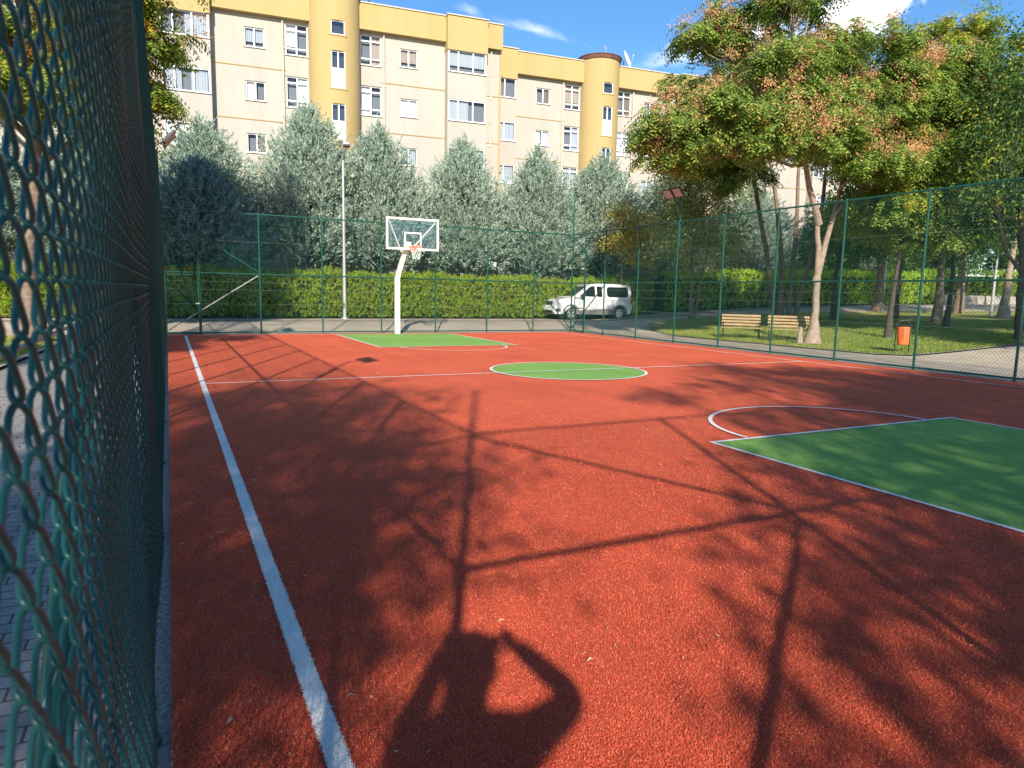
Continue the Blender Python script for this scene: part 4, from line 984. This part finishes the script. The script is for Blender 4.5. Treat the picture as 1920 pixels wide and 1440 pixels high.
b2 = copy_tree(b1); b2.location = (20.55, 18.20, 0.02); b2.rotation_euler = (0, 0, R(-47)); b2['label'] = 'slatted wooden park bench on the right of the pair, next to the thick leaning trunk'

# ------------------------------------------------------------------ litter bins
def bin_(loc, rz, label):
    t = empty('litter_bin', loc, rz, label=label, cat='litter bin', group='orange litter bins')
    f = MB(); f.tube([(-.20, 0, 0), (-.20, 0, .82)]+[(-.20*math.cos(a), 0, .82+.20*math.sin(a)) for a in np.linspace(.2, math.pi-.2, 9)]+[(.20, 0, .82), (.20, 0, 0)], .019, 8); f.build('hoop_frame', MT['black'], t, smooth=True)
    b_ = MB(); b_.lathe((0, -.03, .28), [(.155, 0), (.16, .01), (.178, .50), (.182, .50), (.182, .53), (.168, .53), (.148, .02), (.01, .02)], 24)
    mt_ = Matrix.Rotation(R(-6), 3, 'X'); b_.v = [tuple(mt_ @ (Vector(p)-Vector((0, 0, .6)))+Vector((0, 0, .6))) for p in b_.v]; bk = b_.build('bucket', MT['orange'], t, smooth=True)
    m = MB(); rr = .181
    def mark(a0, a1, z0, z1):
        V = []; n = 4
        for i in range(n+1):
            a = R(a0+(a1-a0)*i/n)
            for z in (z0, z1): V.append(mt_ @ (Vector(((rr-.02*(.72-z)/.5*1.0)*math.cos(a), -.03+(rr-.02*(.72-z)/.5)*math.sin(a), z))-Vector((0, 0, .6)))+Vector((0, 0, .6)))
        m.add(V, [(2*i, 2*i+2, 2*i+3, 2*i+1) for i in range(n)])
    mark(236, 262, .70, .72); mark(258, 262, .70, .76); mark(236, 240, .70, .73); mark(242, 255, .655, .665)
    for k, z in enumerate((.60, .545, .49, .435)):
        for a in range(234, 264-4*k, 7): mark(a, a+5, z, z+.022)
    m.build('lettering', MT['black'], bk)
    return t
bin_((19.95, 13.33, 0), R(-38), 'orange litter bin on a black hoop stand at the edge of the lawn, right side')
bin_((-3.35, 24.0, 0), R(-10), 'orange litter bin seen through the mesh of the left fence')

# ------------------------------------------------------------------ trees of the park (right)
tree('ailanthus_tree', 'thick pale leaning trunk beside the right bench, crown of green fronds with orange seed clusters', [(20.45, 17.0, 0), (20.65, 17.1, 1.2), (20.5, 17.1, 3.4), (20.35, 17.2, 5.0)],
     [(15.4, 17.3, 7.1, 2.0, 1.8, .9), (17.3, 16.8, 8.3, 1.6, 1.6, 1.0), (17.0, 17.8, 10.4, 1.9, 1.8, 1.1), (19.6, 17.4, 9.0, 1.8, 1.8, 1.2), (21.9, 17.0, 8.3, 1.7, 1.8, 1.2), (21.4, 17.6, 10.3, 2.0, 1.8, 1.1), (18.2, 17.2, 12.2, 1.7, 1.6, 1.2), (23.6, 17.4, 9.6, 1.7, 1.6, 1.2), (19.4, 17.0, 7.6, 1.5, 1.4, .8), (14.4, 17.4, 6.5, 1.3, 1.3, .6), (19.2, 16.2, 6.9, 1.3, 1.2, .7), (17.2, 15.8, 6.6, 1.5, 1.2, .7), (23.2, 16.5, 6.8, 1.6, 1.3, .9), (21.3, 15.7, 6.3, 1.1, 1.0, .5)],
     'barkpale', [('ail', 1.0)], 31, r0=.15, fork=.72, kind='fronds', pads=13, n=11500, size=.17, cat='tree', nseed=1350, extra_trunks=[[(20.5, 17.1, 2.2), (21.1, 17.3, 3.6), (21.9, 17.5, 5.6)], [(20.45, 17.1, 4.2), (19.7, 17.0, 5.4), (19.2, 17.0, 6.8)], [(20.12, 17.25, 0), (20.08, 17.25, .3), (20.08, 17.25, .62)]], flare=2.3)
tree('ailanthus_tree', 'three pale trunks rising together behind the right bench', [(28.6, 26.0, .48), (28.5, 25.9, 3), (28.0, 26, 6), (27.2, 26, 8.6)],
     [(23.4, 25.6, 9.2, 2.2, 2, 1.2), (25.2, 26, 11, 2.2, 2, 1.4), (27.6, 26.4, 12.5, 2.4, 2, 1.5), (29.6, 26.2, 10.4, 2.2, 2, 1.4), (24.8, 25.2, 13.8, 2.0, 1.8, 1.2), (21.6, 25.4, 10.6, 1.6, 1.5, .9), (31.6, 26, 12.6, 2, 2, 1.4), (22.0, 25.6, 8.2, 1.9, 1.6, 1.0), (24.4, 25.5, 7.5, 1.7, 1.4, .8), (20.4, 25.4, 8.8, 1.3, 1.3, .8)],
     'bark', [('dark', .35), ('ail', .65)], 32, r0=.17, fork=.8, kind='fronds', pads=12, n=8500, size=.17, nseed=260, extra_trunks=[[(29.0, 25.7, .5), (29.1, 25.8, 3), (29.4, 26, 6), (29.3, 26, 9.5)], [(29.2, 25.5, .5), (30.0, 25.5, 3.4), (31.0, 25.8, 6.6), (31.2, 26, 10.5)], [(28.5, 26.1, .5), (27.5, 26.1, 4.0), (26.2, 26, 7.6), (25, 26, 10)]])
tree('small_tree', 'small olive-leaved tree with thin double trunk, right of the van', [(24.65, 28.2, .47), (24.5, 28.2, 2.2), (24.4, 28.2, 4.2), (24.4, 28.2, 6)],
     [(23.0, 28, 5.0, 1.7, 1.5, 1.3), (25.2, 28.2, 5.4, 1.9, 1.6, 1.5), (24.2, 28.4, 7.3, 1.8, 1.6, 1.4), (26.6, 28.2, 4.2, 1.6, 1.4, 1.3), (26.2, 28.6, 7.4, 1.6, 1.5, 1.3), (23.4, 27.6, 3.6, 1.2, 1.2, .7)],
     'bark', [('olive', .8), ('mid', .2)], 33, r0=.11, n=24000, size=.12, extra_trunks=[[(24.8, 28.2, .5), (25.2, 28.3, 2.4), (25.8, 28.4, 4.6)]])
tree('small_tree', 'yellow-leaved young tree above the roof of the van', [(22.3, 31.2, .5), (22.2, 31.2, 2.6), (22.3, 31.2, 5)],
     [(21.6, 30.7, 4.4, 1.2, .9, .5), (22.9, 30.9, 5.2, 1.1, 1.0, .8), (23.3, 31, 3.6, 1.3, .9, .45), (21.9, 30.9, 5.9, .9, .8, .6)],
     'bark', [('yellow', .6), ('olive', .4)], 34, r0=.07, n=5200, size=.12)
tree('park_tree', 'dark broad-leaved tree standing on the lawn behind the orange litter bin', [(23.7, 16.4, .2), (23.9, 16.5, 2), (24.3, 16.6, 4.2), (24.5, 16.6, 6)],
     [(24.2, 16.8, 5.0, 2.0, 1.8, 1.3), (25.8, 17, 6.4, 2.0, 1.8, 1.4), (24.8, 16.4, 8.2, 2.0, 1.8, 1.4), (26.6, 16.6, 9.6, 1.8, 1.8, 1.3), (25.6, 15.6, 4.4, 1.5, 1.3, .9), (23.2, 17.2, 4.6, 1.5, 1.3, .8), (27, 17, 4.9, 1.6, 1.4, .9)],
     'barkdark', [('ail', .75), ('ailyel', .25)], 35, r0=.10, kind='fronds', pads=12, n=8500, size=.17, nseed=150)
tree('park_tree', 'slim dark trunk in the middle of the shaded lawn', [(29.3, 17.7, .5), (29.4, 17.7, 2.4), (29.3, 17.8, 5), (29.2, 17.8, 7.2)],
     [(28.6, 18, 5.6, 2.0, 1.9, 1.5), (30.4, 17.8, 6.8, 2.1, 1.9, 1.6), (29.2, 17.6, 8.8, 2.1, 2, 1.6), (28.0, 17, 4.4, 1.5, 1.4, .8), (30.8, 17.2, 4.9, 1.5, 1.4, 1.0), (29.6, 18.4, 4.5, 1.9, 1.6, .8), (27.2, 18.4, 5.4, 1.6, 1.5, 1.0)],
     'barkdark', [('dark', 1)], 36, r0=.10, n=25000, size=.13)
tree('park_tree', 'leaning dark trunk left of the slim one, on the lawn', [(33.5, 23.0, .72), (33.9, 23.2, 3), (34.8, 23.4, 5.6), (35, 23.4, 8)],
     [(33.0, 23.2, 6.0, 2.4, 2.2, 1.8), (35.8, 23.6, 7.4, 2.4, 2.2, 2.0), (34, 23.4, 10.0, 2.4, 2.2, 2.0), (31.8, 23.6, 8.2, 2.0, 2, 1.4), (32.2, 23.4, 4.7, 2.0, 1.8, 1.0), (36.4, 23.6, 5.0, 2.2, 2.0, 1.1)],
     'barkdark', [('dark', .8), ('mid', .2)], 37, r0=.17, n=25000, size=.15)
tree('park_tree', 'dark trunk with a forked top, just right of the leaning pale trunk', [(30.4, 24.1, .57), (30.3, 24.1, 2.8), (30.6, 24.1, 5), (30.6, 24, 7)],
     [(31.6, 24, 6.2, 1.8, 1.8, 1.5), (30.2, 24.2, 4.9, 1.4, 1.4, .8), (32.6, 24.2, 4.8, 1.6, 1.5, 1.0)],
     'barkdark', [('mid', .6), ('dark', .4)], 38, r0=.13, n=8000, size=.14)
tree('park_tree', 'pale thick trunk beside the far lamp post at the right edge', [(37.9, 20.1, .83), (38.0, 20.1, 2.4), (38.3, 20.2, 4.4), (38.6, 20.2, 6.5)],
     [(37.0, 20.2, 6.2, 2.2, 2, 1.6), (39.4, 20.4, 7.6, 2.3, 2, 1.7), (38, 20.2, 9.8, 2.3, 2, 1.8), (35.6, 20.6, 8.2, 1.9, 1.8, 1.4), (40.2, 20.6, 11.6, 2.2, 2, 1.6), (36.2, 20.8, 5.0, 1.8, 1.7, 1.0), (40.8, 20.8, 5.4, 2.0, 1.8, 1.2)],
     'barkpale', [('dark', .5), ('mid', .5)], 39, r0=.20, n=19000, size=.15)
tree('park_tree', 'dark curved trunk at the right edge of the photo, branches spreading over the fence', [(25.9, 13.1, .33), (25.6, 13.1, 1.6), (25.5, 13.1, 2.6), (25.2, 13.2, 5.0)],
     [(24.4, 13.2, 5.4, 1.6, 1.5, 1.1), (26.0, 13.4, 6.8, 1.8, 1.7, 1.4), (24.6, 13.2, 8.4, 1.7, 1.6, 1.3), (26.4, 13.6, 9.8, 1.8, 1.7, 1.4), (23.6, 13.4, 6.8, 1.1, 1.1, .8), (27.0, 13.2, 4.9, 1.5, 1.4, 1.0), (25.2, 14.2, 4.4, 1.5, 1.3, .7)],
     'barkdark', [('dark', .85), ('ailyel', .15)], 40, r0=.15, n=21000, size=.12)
tree('park_tree', 'yellow-green tree lit by the sun at the upper right, behind the orange-seeded crown', [(31.5, 19.5, .6), (31.6, 19.6, 4), (31.6, 19.6, 8), (31.5, 19.6, 11)],
     [(29.2, 19.6, 11.4, 2.0, 1.9, 1.6), (31.4, 19.8, 12.6, 2.0, 1.9, 1.7), (30.4, 19.4, 9.6, 2.0, 1.9, 1.3), (33, 19.8, 10.6, 2.0, 1.9, 1.5)],
     'bark', [('ailyel', 1)], 41, r0=.15, kind='fronds', pads=12, n=4200, size=.18, nseed=60)
for (x, y, h_, lb, sd_) in ((38.5, 27.5, 17.5, 'tall poplar at the top right, left one of the two rising above the crowns', 42), (41.5, 24.5, 17.5, 'tall poplar near the upper right corner, its crown in the corner of the photo', 43)):
    z = float(T(x, y)); tree('poplar_tree', lb, [(x, y, z), (x, y, 5), (x+.1, y, 10), (x, y, h_-2)], [(x-.2, y, 6, 1.5, 1.5, 2.4), (x+.2, y, 9.5, 1.8, 1.8, 2.6), (x-.1, y, 13, 1.8, 1.8, 2.8), (x, y, h_-1.6, 1.2, 1.2, 2.4)], 'bark', [('poplar', 1)], sd_, r0=.2, n=15000, size=.14)
for (x, y, lb, sd_) in ((54, 27, 'far tree on the right beyond the lawn, nearest the lime hedge', 44), (47, 20, 'far tree on the right beyond the lawn, at the very edge', 45), (62, 24, 'most distant tree on the right side', 46)):
    z = float(T(x, y)); tree('park_tree', lb, [(x, y, z), (x+.2, y, 3), (x, y, 6.5)], [(x-1.6, y, 6.2, 2.2, 2.2, 1.8), (x+1.6, y, 6.8, 2.2, 2.2, 1.8), (x, y, 9.2, 2.6, 2.4, 2.2), (x, y-.6, 12, 2.0, 2, 1.8)], 'bark', [('mid', .7), ('poplar', .3)], sd_, r0=.2, n=9000, size=.19)

for i, (x, y, r_, lb) in enumerate(((45.5, 36.5, 2.8, 'dark tree behind the start of the lime hedge'), (53, 37, 3.2, 'dark tree behind the lime hedge, second from its left end'), (61, 37.5, 3.4, 'dark round tree behind the hedge above the low stone wall'), (70, 37, 3.6, 'dark tree behind the hedge, towards its right end'), (80, 34, 4.0, 'last dark tree of the row behind the right hedge'), (66, 29, 2.6, 'dark tree on the far lawn in front of the right hedge'))):
    z = float(T(x, y)); tree('broadleaf_tree', lb, [(x, y, z), (x+.1, y, z+2), (x, y, z+5)], [(x-r_*.5, y, z+4.2, r_*.7, r_*.7, 1.8), (x+r_*.5, y, z+4.6, r_*.75, r_*.7, 1.9), (x, y, z+6.8, r_*.8, r_*.8, 1.9), (x-.3, y-.4, z+2.9, r_*.8, r_*.5, .9)], 'barkdark', [('dark', .7), ('mid', .3)], 80+i, r0=.2, n=8000, size=.24, sub=4)
# ------------------------------------------------------------------ trees left of the court and behind the camera
tree('ailanthus_tree', 'tree with orange seed clusters hanging over the far part of the left fence', [(-3.4, 22.4, 0), (-3.3, 22.3, 2), (-3.0, 22.2, 4.5), (-2.6, 22, 7)],
     [(-.9, 21.8, 8.0, 1.5, 1.4, 1.2), (-1.1, 21.8, 10.0, 1.7, 1.5, 1.4), (-3.0, 22, 9.2, 2.2, 1.8, 1.6), (-3.2, 22, 11.6, 2.2, 1.8, 1.5), (-5.4, 22.4, 8.4, 2.2, 1.8, 1.6), (-1.6, 21.6, 6.2, 1.3, 1.3, .8), (-5, 22, 10.8, 2, 1.8, 1.4), (-3.6, 21.6, 6.6, 1.6, 1.5, .9), (-.8, 22, 12.0, 1.6, 1.5, 1.2), (-1.3, 21.7, 8.9, 1.2, 1.1, .8), (-1.2, 21.7, 7.0, 1.1, 1.0, .8)],
     'bark', [('ail', .6), ('ailyel', .4)], 51, r0=.22, kind='fronds', pads=16, n=13500, size=.16, nseed=-900)
tree('ailanthus_tree', 'nearer tree behind the mesh at the far left, with orange and green leaves', [(-4.6, 12.8, 0), (-4.4, 12.8, 2), (-4.2, 12.8, 4)],
     [(-3.9, 12.6, 4.6, 1.4, 1.3, 1.0), (-5.4, 12.8, 5.6, 1.6, 1.5, 1.2), (-4.1, 12.8, 6.8, 1.7, 1.5, 1.2), (-5.6, 13, 3.7, 1.2, 1.2, .8)],
     'bark', [('ailyel', .6), ('orange', .4)], 52, r0=.13, kind='fronds', n=2600, size=.15, nseed=90)
def shb(cx, cy, z, r, rz=.75): return (cx-.774*z, cy-1.72*z, z, r, r*.9, rz)     # crown lobe whose shade lies round (cx, cy)
SH = [('broad shade tree behind the camera to the left, shading the left sideline', [(-5.8, -5.6, 0), (-5.7, -5.5, 2.4), (-5.4, -5.4, 4.6), (-5.2, -5.4, 6.5)],
       [(-4.7, -5.2, 5.2, 2.0, 1.8, 1.3), (-6.6, -5.4, 6.4, 2.1, 2.0, 1.4), (-5.0, -5.2, 7.8, 2.1, 2.0, 1.5), (-3.9, -4.6, 6.6, 1.4, 1.4, 1.1), (-6.2, -5.4, 9.2, 1.8, 1.7, 1.1), shb(.5, 3.6, 4.3, 1.2), shb(1.4, 5.2, 5.2, 1.3)], 61, 19000, .14),
      ('tall shade tree behind the camera to the right, shading the near key', [(2.0, -7.6, 0), (2.0, -7.5, 3), (1.9, -7.2, 5), (2.0, -7, 6.4)],
       [shb(4.3, 3.0, 4.8, .9), shb(2.9, 1.6, 4.2, .9), shb(5.8, 3.9, 6, 1.3), shb(7.3, 5.3, 7, 1.4), shb(6.2, 2.2, 5.2, 1.3), shb(8.2, 3.6, 6.2, 1.6), shb(7.2, 8.8, 8.8, .6, .4), shb(4.4, 1.2, 3.9, 1.0), shb(9.3, 9.7, 8.6, .8, .5)], 62, 9500, .14),
      ('shade tree behind the camera further right, its shadow reaching the right fence', [(6.2, -7.2, 0), (6.1, -7.1, 3), (5.6, -6.8, 6)],
       [shb(9.3, 6.1, 7.5, 1.6), shb(10, 4.3, 6.5, 1.5), shb(12, 6.6, 7.5, 1.7), shb(10.8, 8.1, 8.5, 1.6), shb(12.9, 8.6, 8.8, 1.6), shb(14.8, 8.3, 8.6, 1.5), shb(11.0, 11.2, 9.8, .9, .5), shb(12.6, 10.4, 9.6, 1.0, .6), shb(13.6, 6.2, 7, 1.6)], 63, 21000, .14)]
SH.append(('shade tree out of frame to the right, darkening the lawn by the path', [(22.6, 2.6, .1), (22.5, 2.7, 3), (22.4, 3, 6)],
       [shb(27, 16.2, 7, 1.9), shb(29.5, 19, 8, 2.1), shb(32.5, 18, 8.4, 2.1), shb(31, 22, 9.4, 2.0), shb(34.5, 21, 10, 2.0), shb(25.0, 14.2, 6, 1.1)], 64, 26000, .17))
SH.append(('shade tree further out to the right, darkening the far lawn', [(31, 3.6, .3), (31, 3.8, 3), (30.8, 4, 6)],
       [shb(37, 19, 8, 2.2), shb(40, 22, 9, 2.2), shb(36, 24.5, 10, 2.2), shb(42, 18, 8, 2.2)], 65, 19000, .18))
for lb, tr_, bl_, sd_, n_, sz_ in SH:
    tree('shade_tree', lb, tr_, bl_, 'bark', [('mid', 1)], sd_, r0=.2, n=n_, size=sz_, sub=5)

# ------------------------------------------------------------------ photographer (casts the shadow at the bottom of the photo)
pz = empty('person', (-0.25, -0.48, 0), R(-26), label='person in dark clothes holding up a phone, standing in the gateway', cat='person')
def skin_body(name, verts, edges, radii, mat, parent, sub=2):
    me = bpy.data.meshes.new(name); me.from_pydata(verts, edges, []); o = bpy.data.objects.new(name, me); C.objects.link(o); o.parent = parent
    me.materials.append(mat); o.modifiers.new('skin', 'SKIN')
    for v, r_ in zip(me.skin_vertices[0].data, radii): v.radius = (r_, r_) if not isinstance(r_, tuple) else r_
    me.skin_vertices[0].data[0].use_root = True
    s = o.modifiers.new('sub', 'SUBSURF'); s.levels = sub; s.render_levels = sub; return o
HV = [(0, 0, .98), (0, 0, 1.18), (0, .0, 1.46), (0, .01, 1.57), (0, .03, 1.67), (0, .04, 1.77),     # pelvis..head
      (-.19, 0, 1.47), (-.25, .20, 1.34), (-.13, .38, 1.63), (.20, 0, 1.49), (.42, .17, 1.55), (.18, .38, 1.66),
      (-.10, 0, .93), (-.13, .02, .50), (-.14, -.02, .08), (.10, 0, .93), (.13, .02, .50), (.14, -.02, .08), (-.14, .14, .04), (.14, .14, .04), (0, .03, 1.85)]
HE = [(0, 1), (1, 2), (2, 3), (3, 4), (4, 5), (5, 20), (2, 6), (6, 7), (7, 8), (2, 9), (9, 10), (10, 11), (0, 12), (12, 13), (13, 14), (14, 18), (0, 15), (15, 16), (16, 17), (17, 19)]
HR = [(.17, .12), (.155, .11), (.17, .11), .06, .085, .10, (.085, .085), .065, .04, (.085, .085), .065, .04, .10, .065, .045, .10, .065, .045, .035, .035, .06]
skin_body('body', HV, HE, HR, MT['shirt'], pz)
ph = empty('phone', (0, 0, 1.6), -YAW, label='black phone held up in front of the person', cat='phone')
MB().box((0.02, -.012, -.02), (.165, .008, .078)).build('case', MT['black'], ph, bevel=.003)
for sx, wx in ((-1, -.13), (1, .17)):       # palms and fingers round the phone's ends
    hv = [(wx, .38, 1.64), (wx-sx*.0, .43, 1.655), (wx-sx*.005, .46, 1.65)]; he = [(0, 1), (1, 2)]; hr = [.026, (.036, .02), .022]
    for q in range(4):
        z_ = 1.665-.018*q
        b_ = len(hv); hv += [(wx-sx*.01, .475, z_), (wx-sx*.035, .495, z_), (wx-sx*.052, .485, z_-.003)]; he += [(1, b_), (b_, b_+1), (b_+1, b_+2)]; hr += [.0095, .009, .0075]
    b_ = len(hv); hv += [(wx-sx*.03, .44, 1.60), (wx-sx*.05, .45, 1.575)]; he += [(1, b_), (b_, b_+1)]; hr += [.011, .009]
    skin_body('hand', hv, he, hr, MT['skin'], pz, 1)
MB().lathe((0, .01, 1.77), [(.115, -.06), (.122, .0), (.112, .07), (.07, .115), (.01, .13)], 16).build('hair', MT['hair'], pz, smooth=True)

# ------------------------------------------------------------------ litter on the turf
lrn = random.Random(5)
def leaf_mesh(L_, w_, curl):
    m = MB(); V = []; n = 5
    for i in range(n+1):
        t = i/n; ww = w_*math.sin(math.pi*min(.98, max(.06, t)))/2; z = curl*math.sin(math.pi*t)+.002; V += [(-ww, L_*(t-.5), z+.003), (0, L_*(t-.5), z), (ww, L_*(t-.5), z+.003)]
    m.add(V, [(3*i+k, 3*i+k+1, 3*i+k+4, 3*i+k+3) for i in range(n) for k in (0, 1)]); return m
protos = []
for i, (a, b_, c) in enumerate(((.035, .010, .006), (.028, .014, .004), (.045, .007, .01), (.05, .022, .012))):
    o = leaf_mesh(a, b_, c).build('fallen_leaf', LM['litter']); protos.append(o)
used = set()
spots = []
for _ in range(230):
    if lrn.random() < .6: y = lrn.uniform(1.5, 9); x = abs(lrn.gauss(0, .5))+.0 if lrn.random() < .55 else lrn.uniform(0, y*1.1)
    else: x = lrn.uniform(0, 15); y = lrn.uniform(4, 24)
    spots.append((min(max(x, .0), 15.2), y))
for i, (x, y) in enumerate(spots):
    k = lrn.choice([0, 0, 1, 1, 2, 3]) if i > 3 else i
    p = protos[k]
    if k in used: p = p.copy(); C.objects.link(p)
    used.add(k); s = lrn.uniform(.35, .68)*(1+.06*y)
    p.location = (x, y, Z0+.019); p.rotation_euler = (lrn.uniform(-.2, .2), lrn.uniform(-.3, .3), lrn.uniform(0, 6.28)); p.scale = (s, s, s)
    tag(p, 'small pale dry leaf fallen on the red turf', 'leaf', 'dry leaves scattered on the court')

# ------------------------------------------------------------------ grass blades
def grass(name, pts_fn, n, seed, hgt=.07):
    g = np.random.default_rng(seed); xy = pts_fn(g, n); z = T(xy[:, 0], xy[:, 1])+.008; P = np.column_stack([xy, z]); m = len(P)
    D = unit(g.normal(size=(m, 3))*[.5, .5, 0]+[0, 0, 1]); s = hgt*(.6+.8*g.random(m)); V = rhombs(P, D, g.normal(size=(m, 3)), s, s*.22)
    o = np_mesh(name, V, quads(m), LM['grass']); tag(o, 'short grass growing on the lawn', 'grass', kind='stuff')
def park(g, n):
    t = g.random(n); e = np.array([(20.6, 26.6), (18.55, 22.1), (18.65, 19.8), (18.9, 14.9), (18.95, 13.4), (19.6, 13.0), (21.5, 12.75), (25, 12.6)]); c = np.linspace(0, 1, len(e)); i = np.interp(t, c, e[:, 0]); j = np.interp(t, c, e[:, 1])
    far = np.column_stack([np.full(n, 0.)+i+16, 26+0*j]); u = g.random(n)**1.5
    x = i*(1-u)+(i+13)*u; y = j*(1-u)+(18+8*(1-t))*u; return np.column_stack([x, y])
grass('grass', park, 60000, 71)
grass('grass', lambda g, n: np.column_stack([-3.0-g.random(n)**1.4*5, g.uniform(0, 25, n)]), 22000, 72)

# ------------------------------------------------------------------ pile of the carpet near the camera
def pile(name, label, n, seed, mat, cond, hgt=.010):
    g = np.random.default_rng(seed); r = 1.75*(11/1.75)**g.random(n); az = np.radians(g.uniform(-3, 66, n)); x = r*np.sin(az); y = r*np.cos(az)
    k = cond(x, y) & (x > -.04) & (y > .12) & (g.random(n) < np.clip((11-r)/6.5, 0, 1)**1.3); x, y, r = x[k], y[k], r[k]; m = len(x)
    P = np.stack([x, y, np.full(m, Z0+.006)], 1); D = unit(np.stack([g.normal(size=m)*.55, g.normal(size=m)*.55, np.ones(m)], 1))
    h_ = hgt*(.6+.7*g.random(m)); w_ = .0026*np.maximum(1, r/2.6)*(.7+.6*g.random(m))
    V = rhombs(P, D, g.normal(size=(m, 3)), h_, w_); o = np_mesh(name, V, quads(m), mat); tag(o, label, 'turf', kind='stuff')
online = lambda x, y: (np.abs(x-XL) < .040)
onkey = lambda x, y: (x > KX0-.03) & (y < YN+.03)
pile('turf_pile', 'short red fibres of the court carpet in the foreground', 470000, 91, leaf_mat('red_fibre', [(0, (0.30, 0.028, 0.014)), (.45, (0.72, 0.11, 0.05)), (.8, (0.86, 0.18, 0.09)), (1, (0.95, 0.32, 0.20))], .25, .8), lambda x, y: ~online(x, y) & ~onkey(x, y))
pile('line_pile', 'short white fibres of the left sideline in the foreground', 420000, 92, leaf_mat('white_fibre', [(0, (0.72, 0.70, 0.66)), (1, (0.95, 0.93, 0.90))], .25, .8), lambda x, y: np.abs(x-XL) < .043, .011)
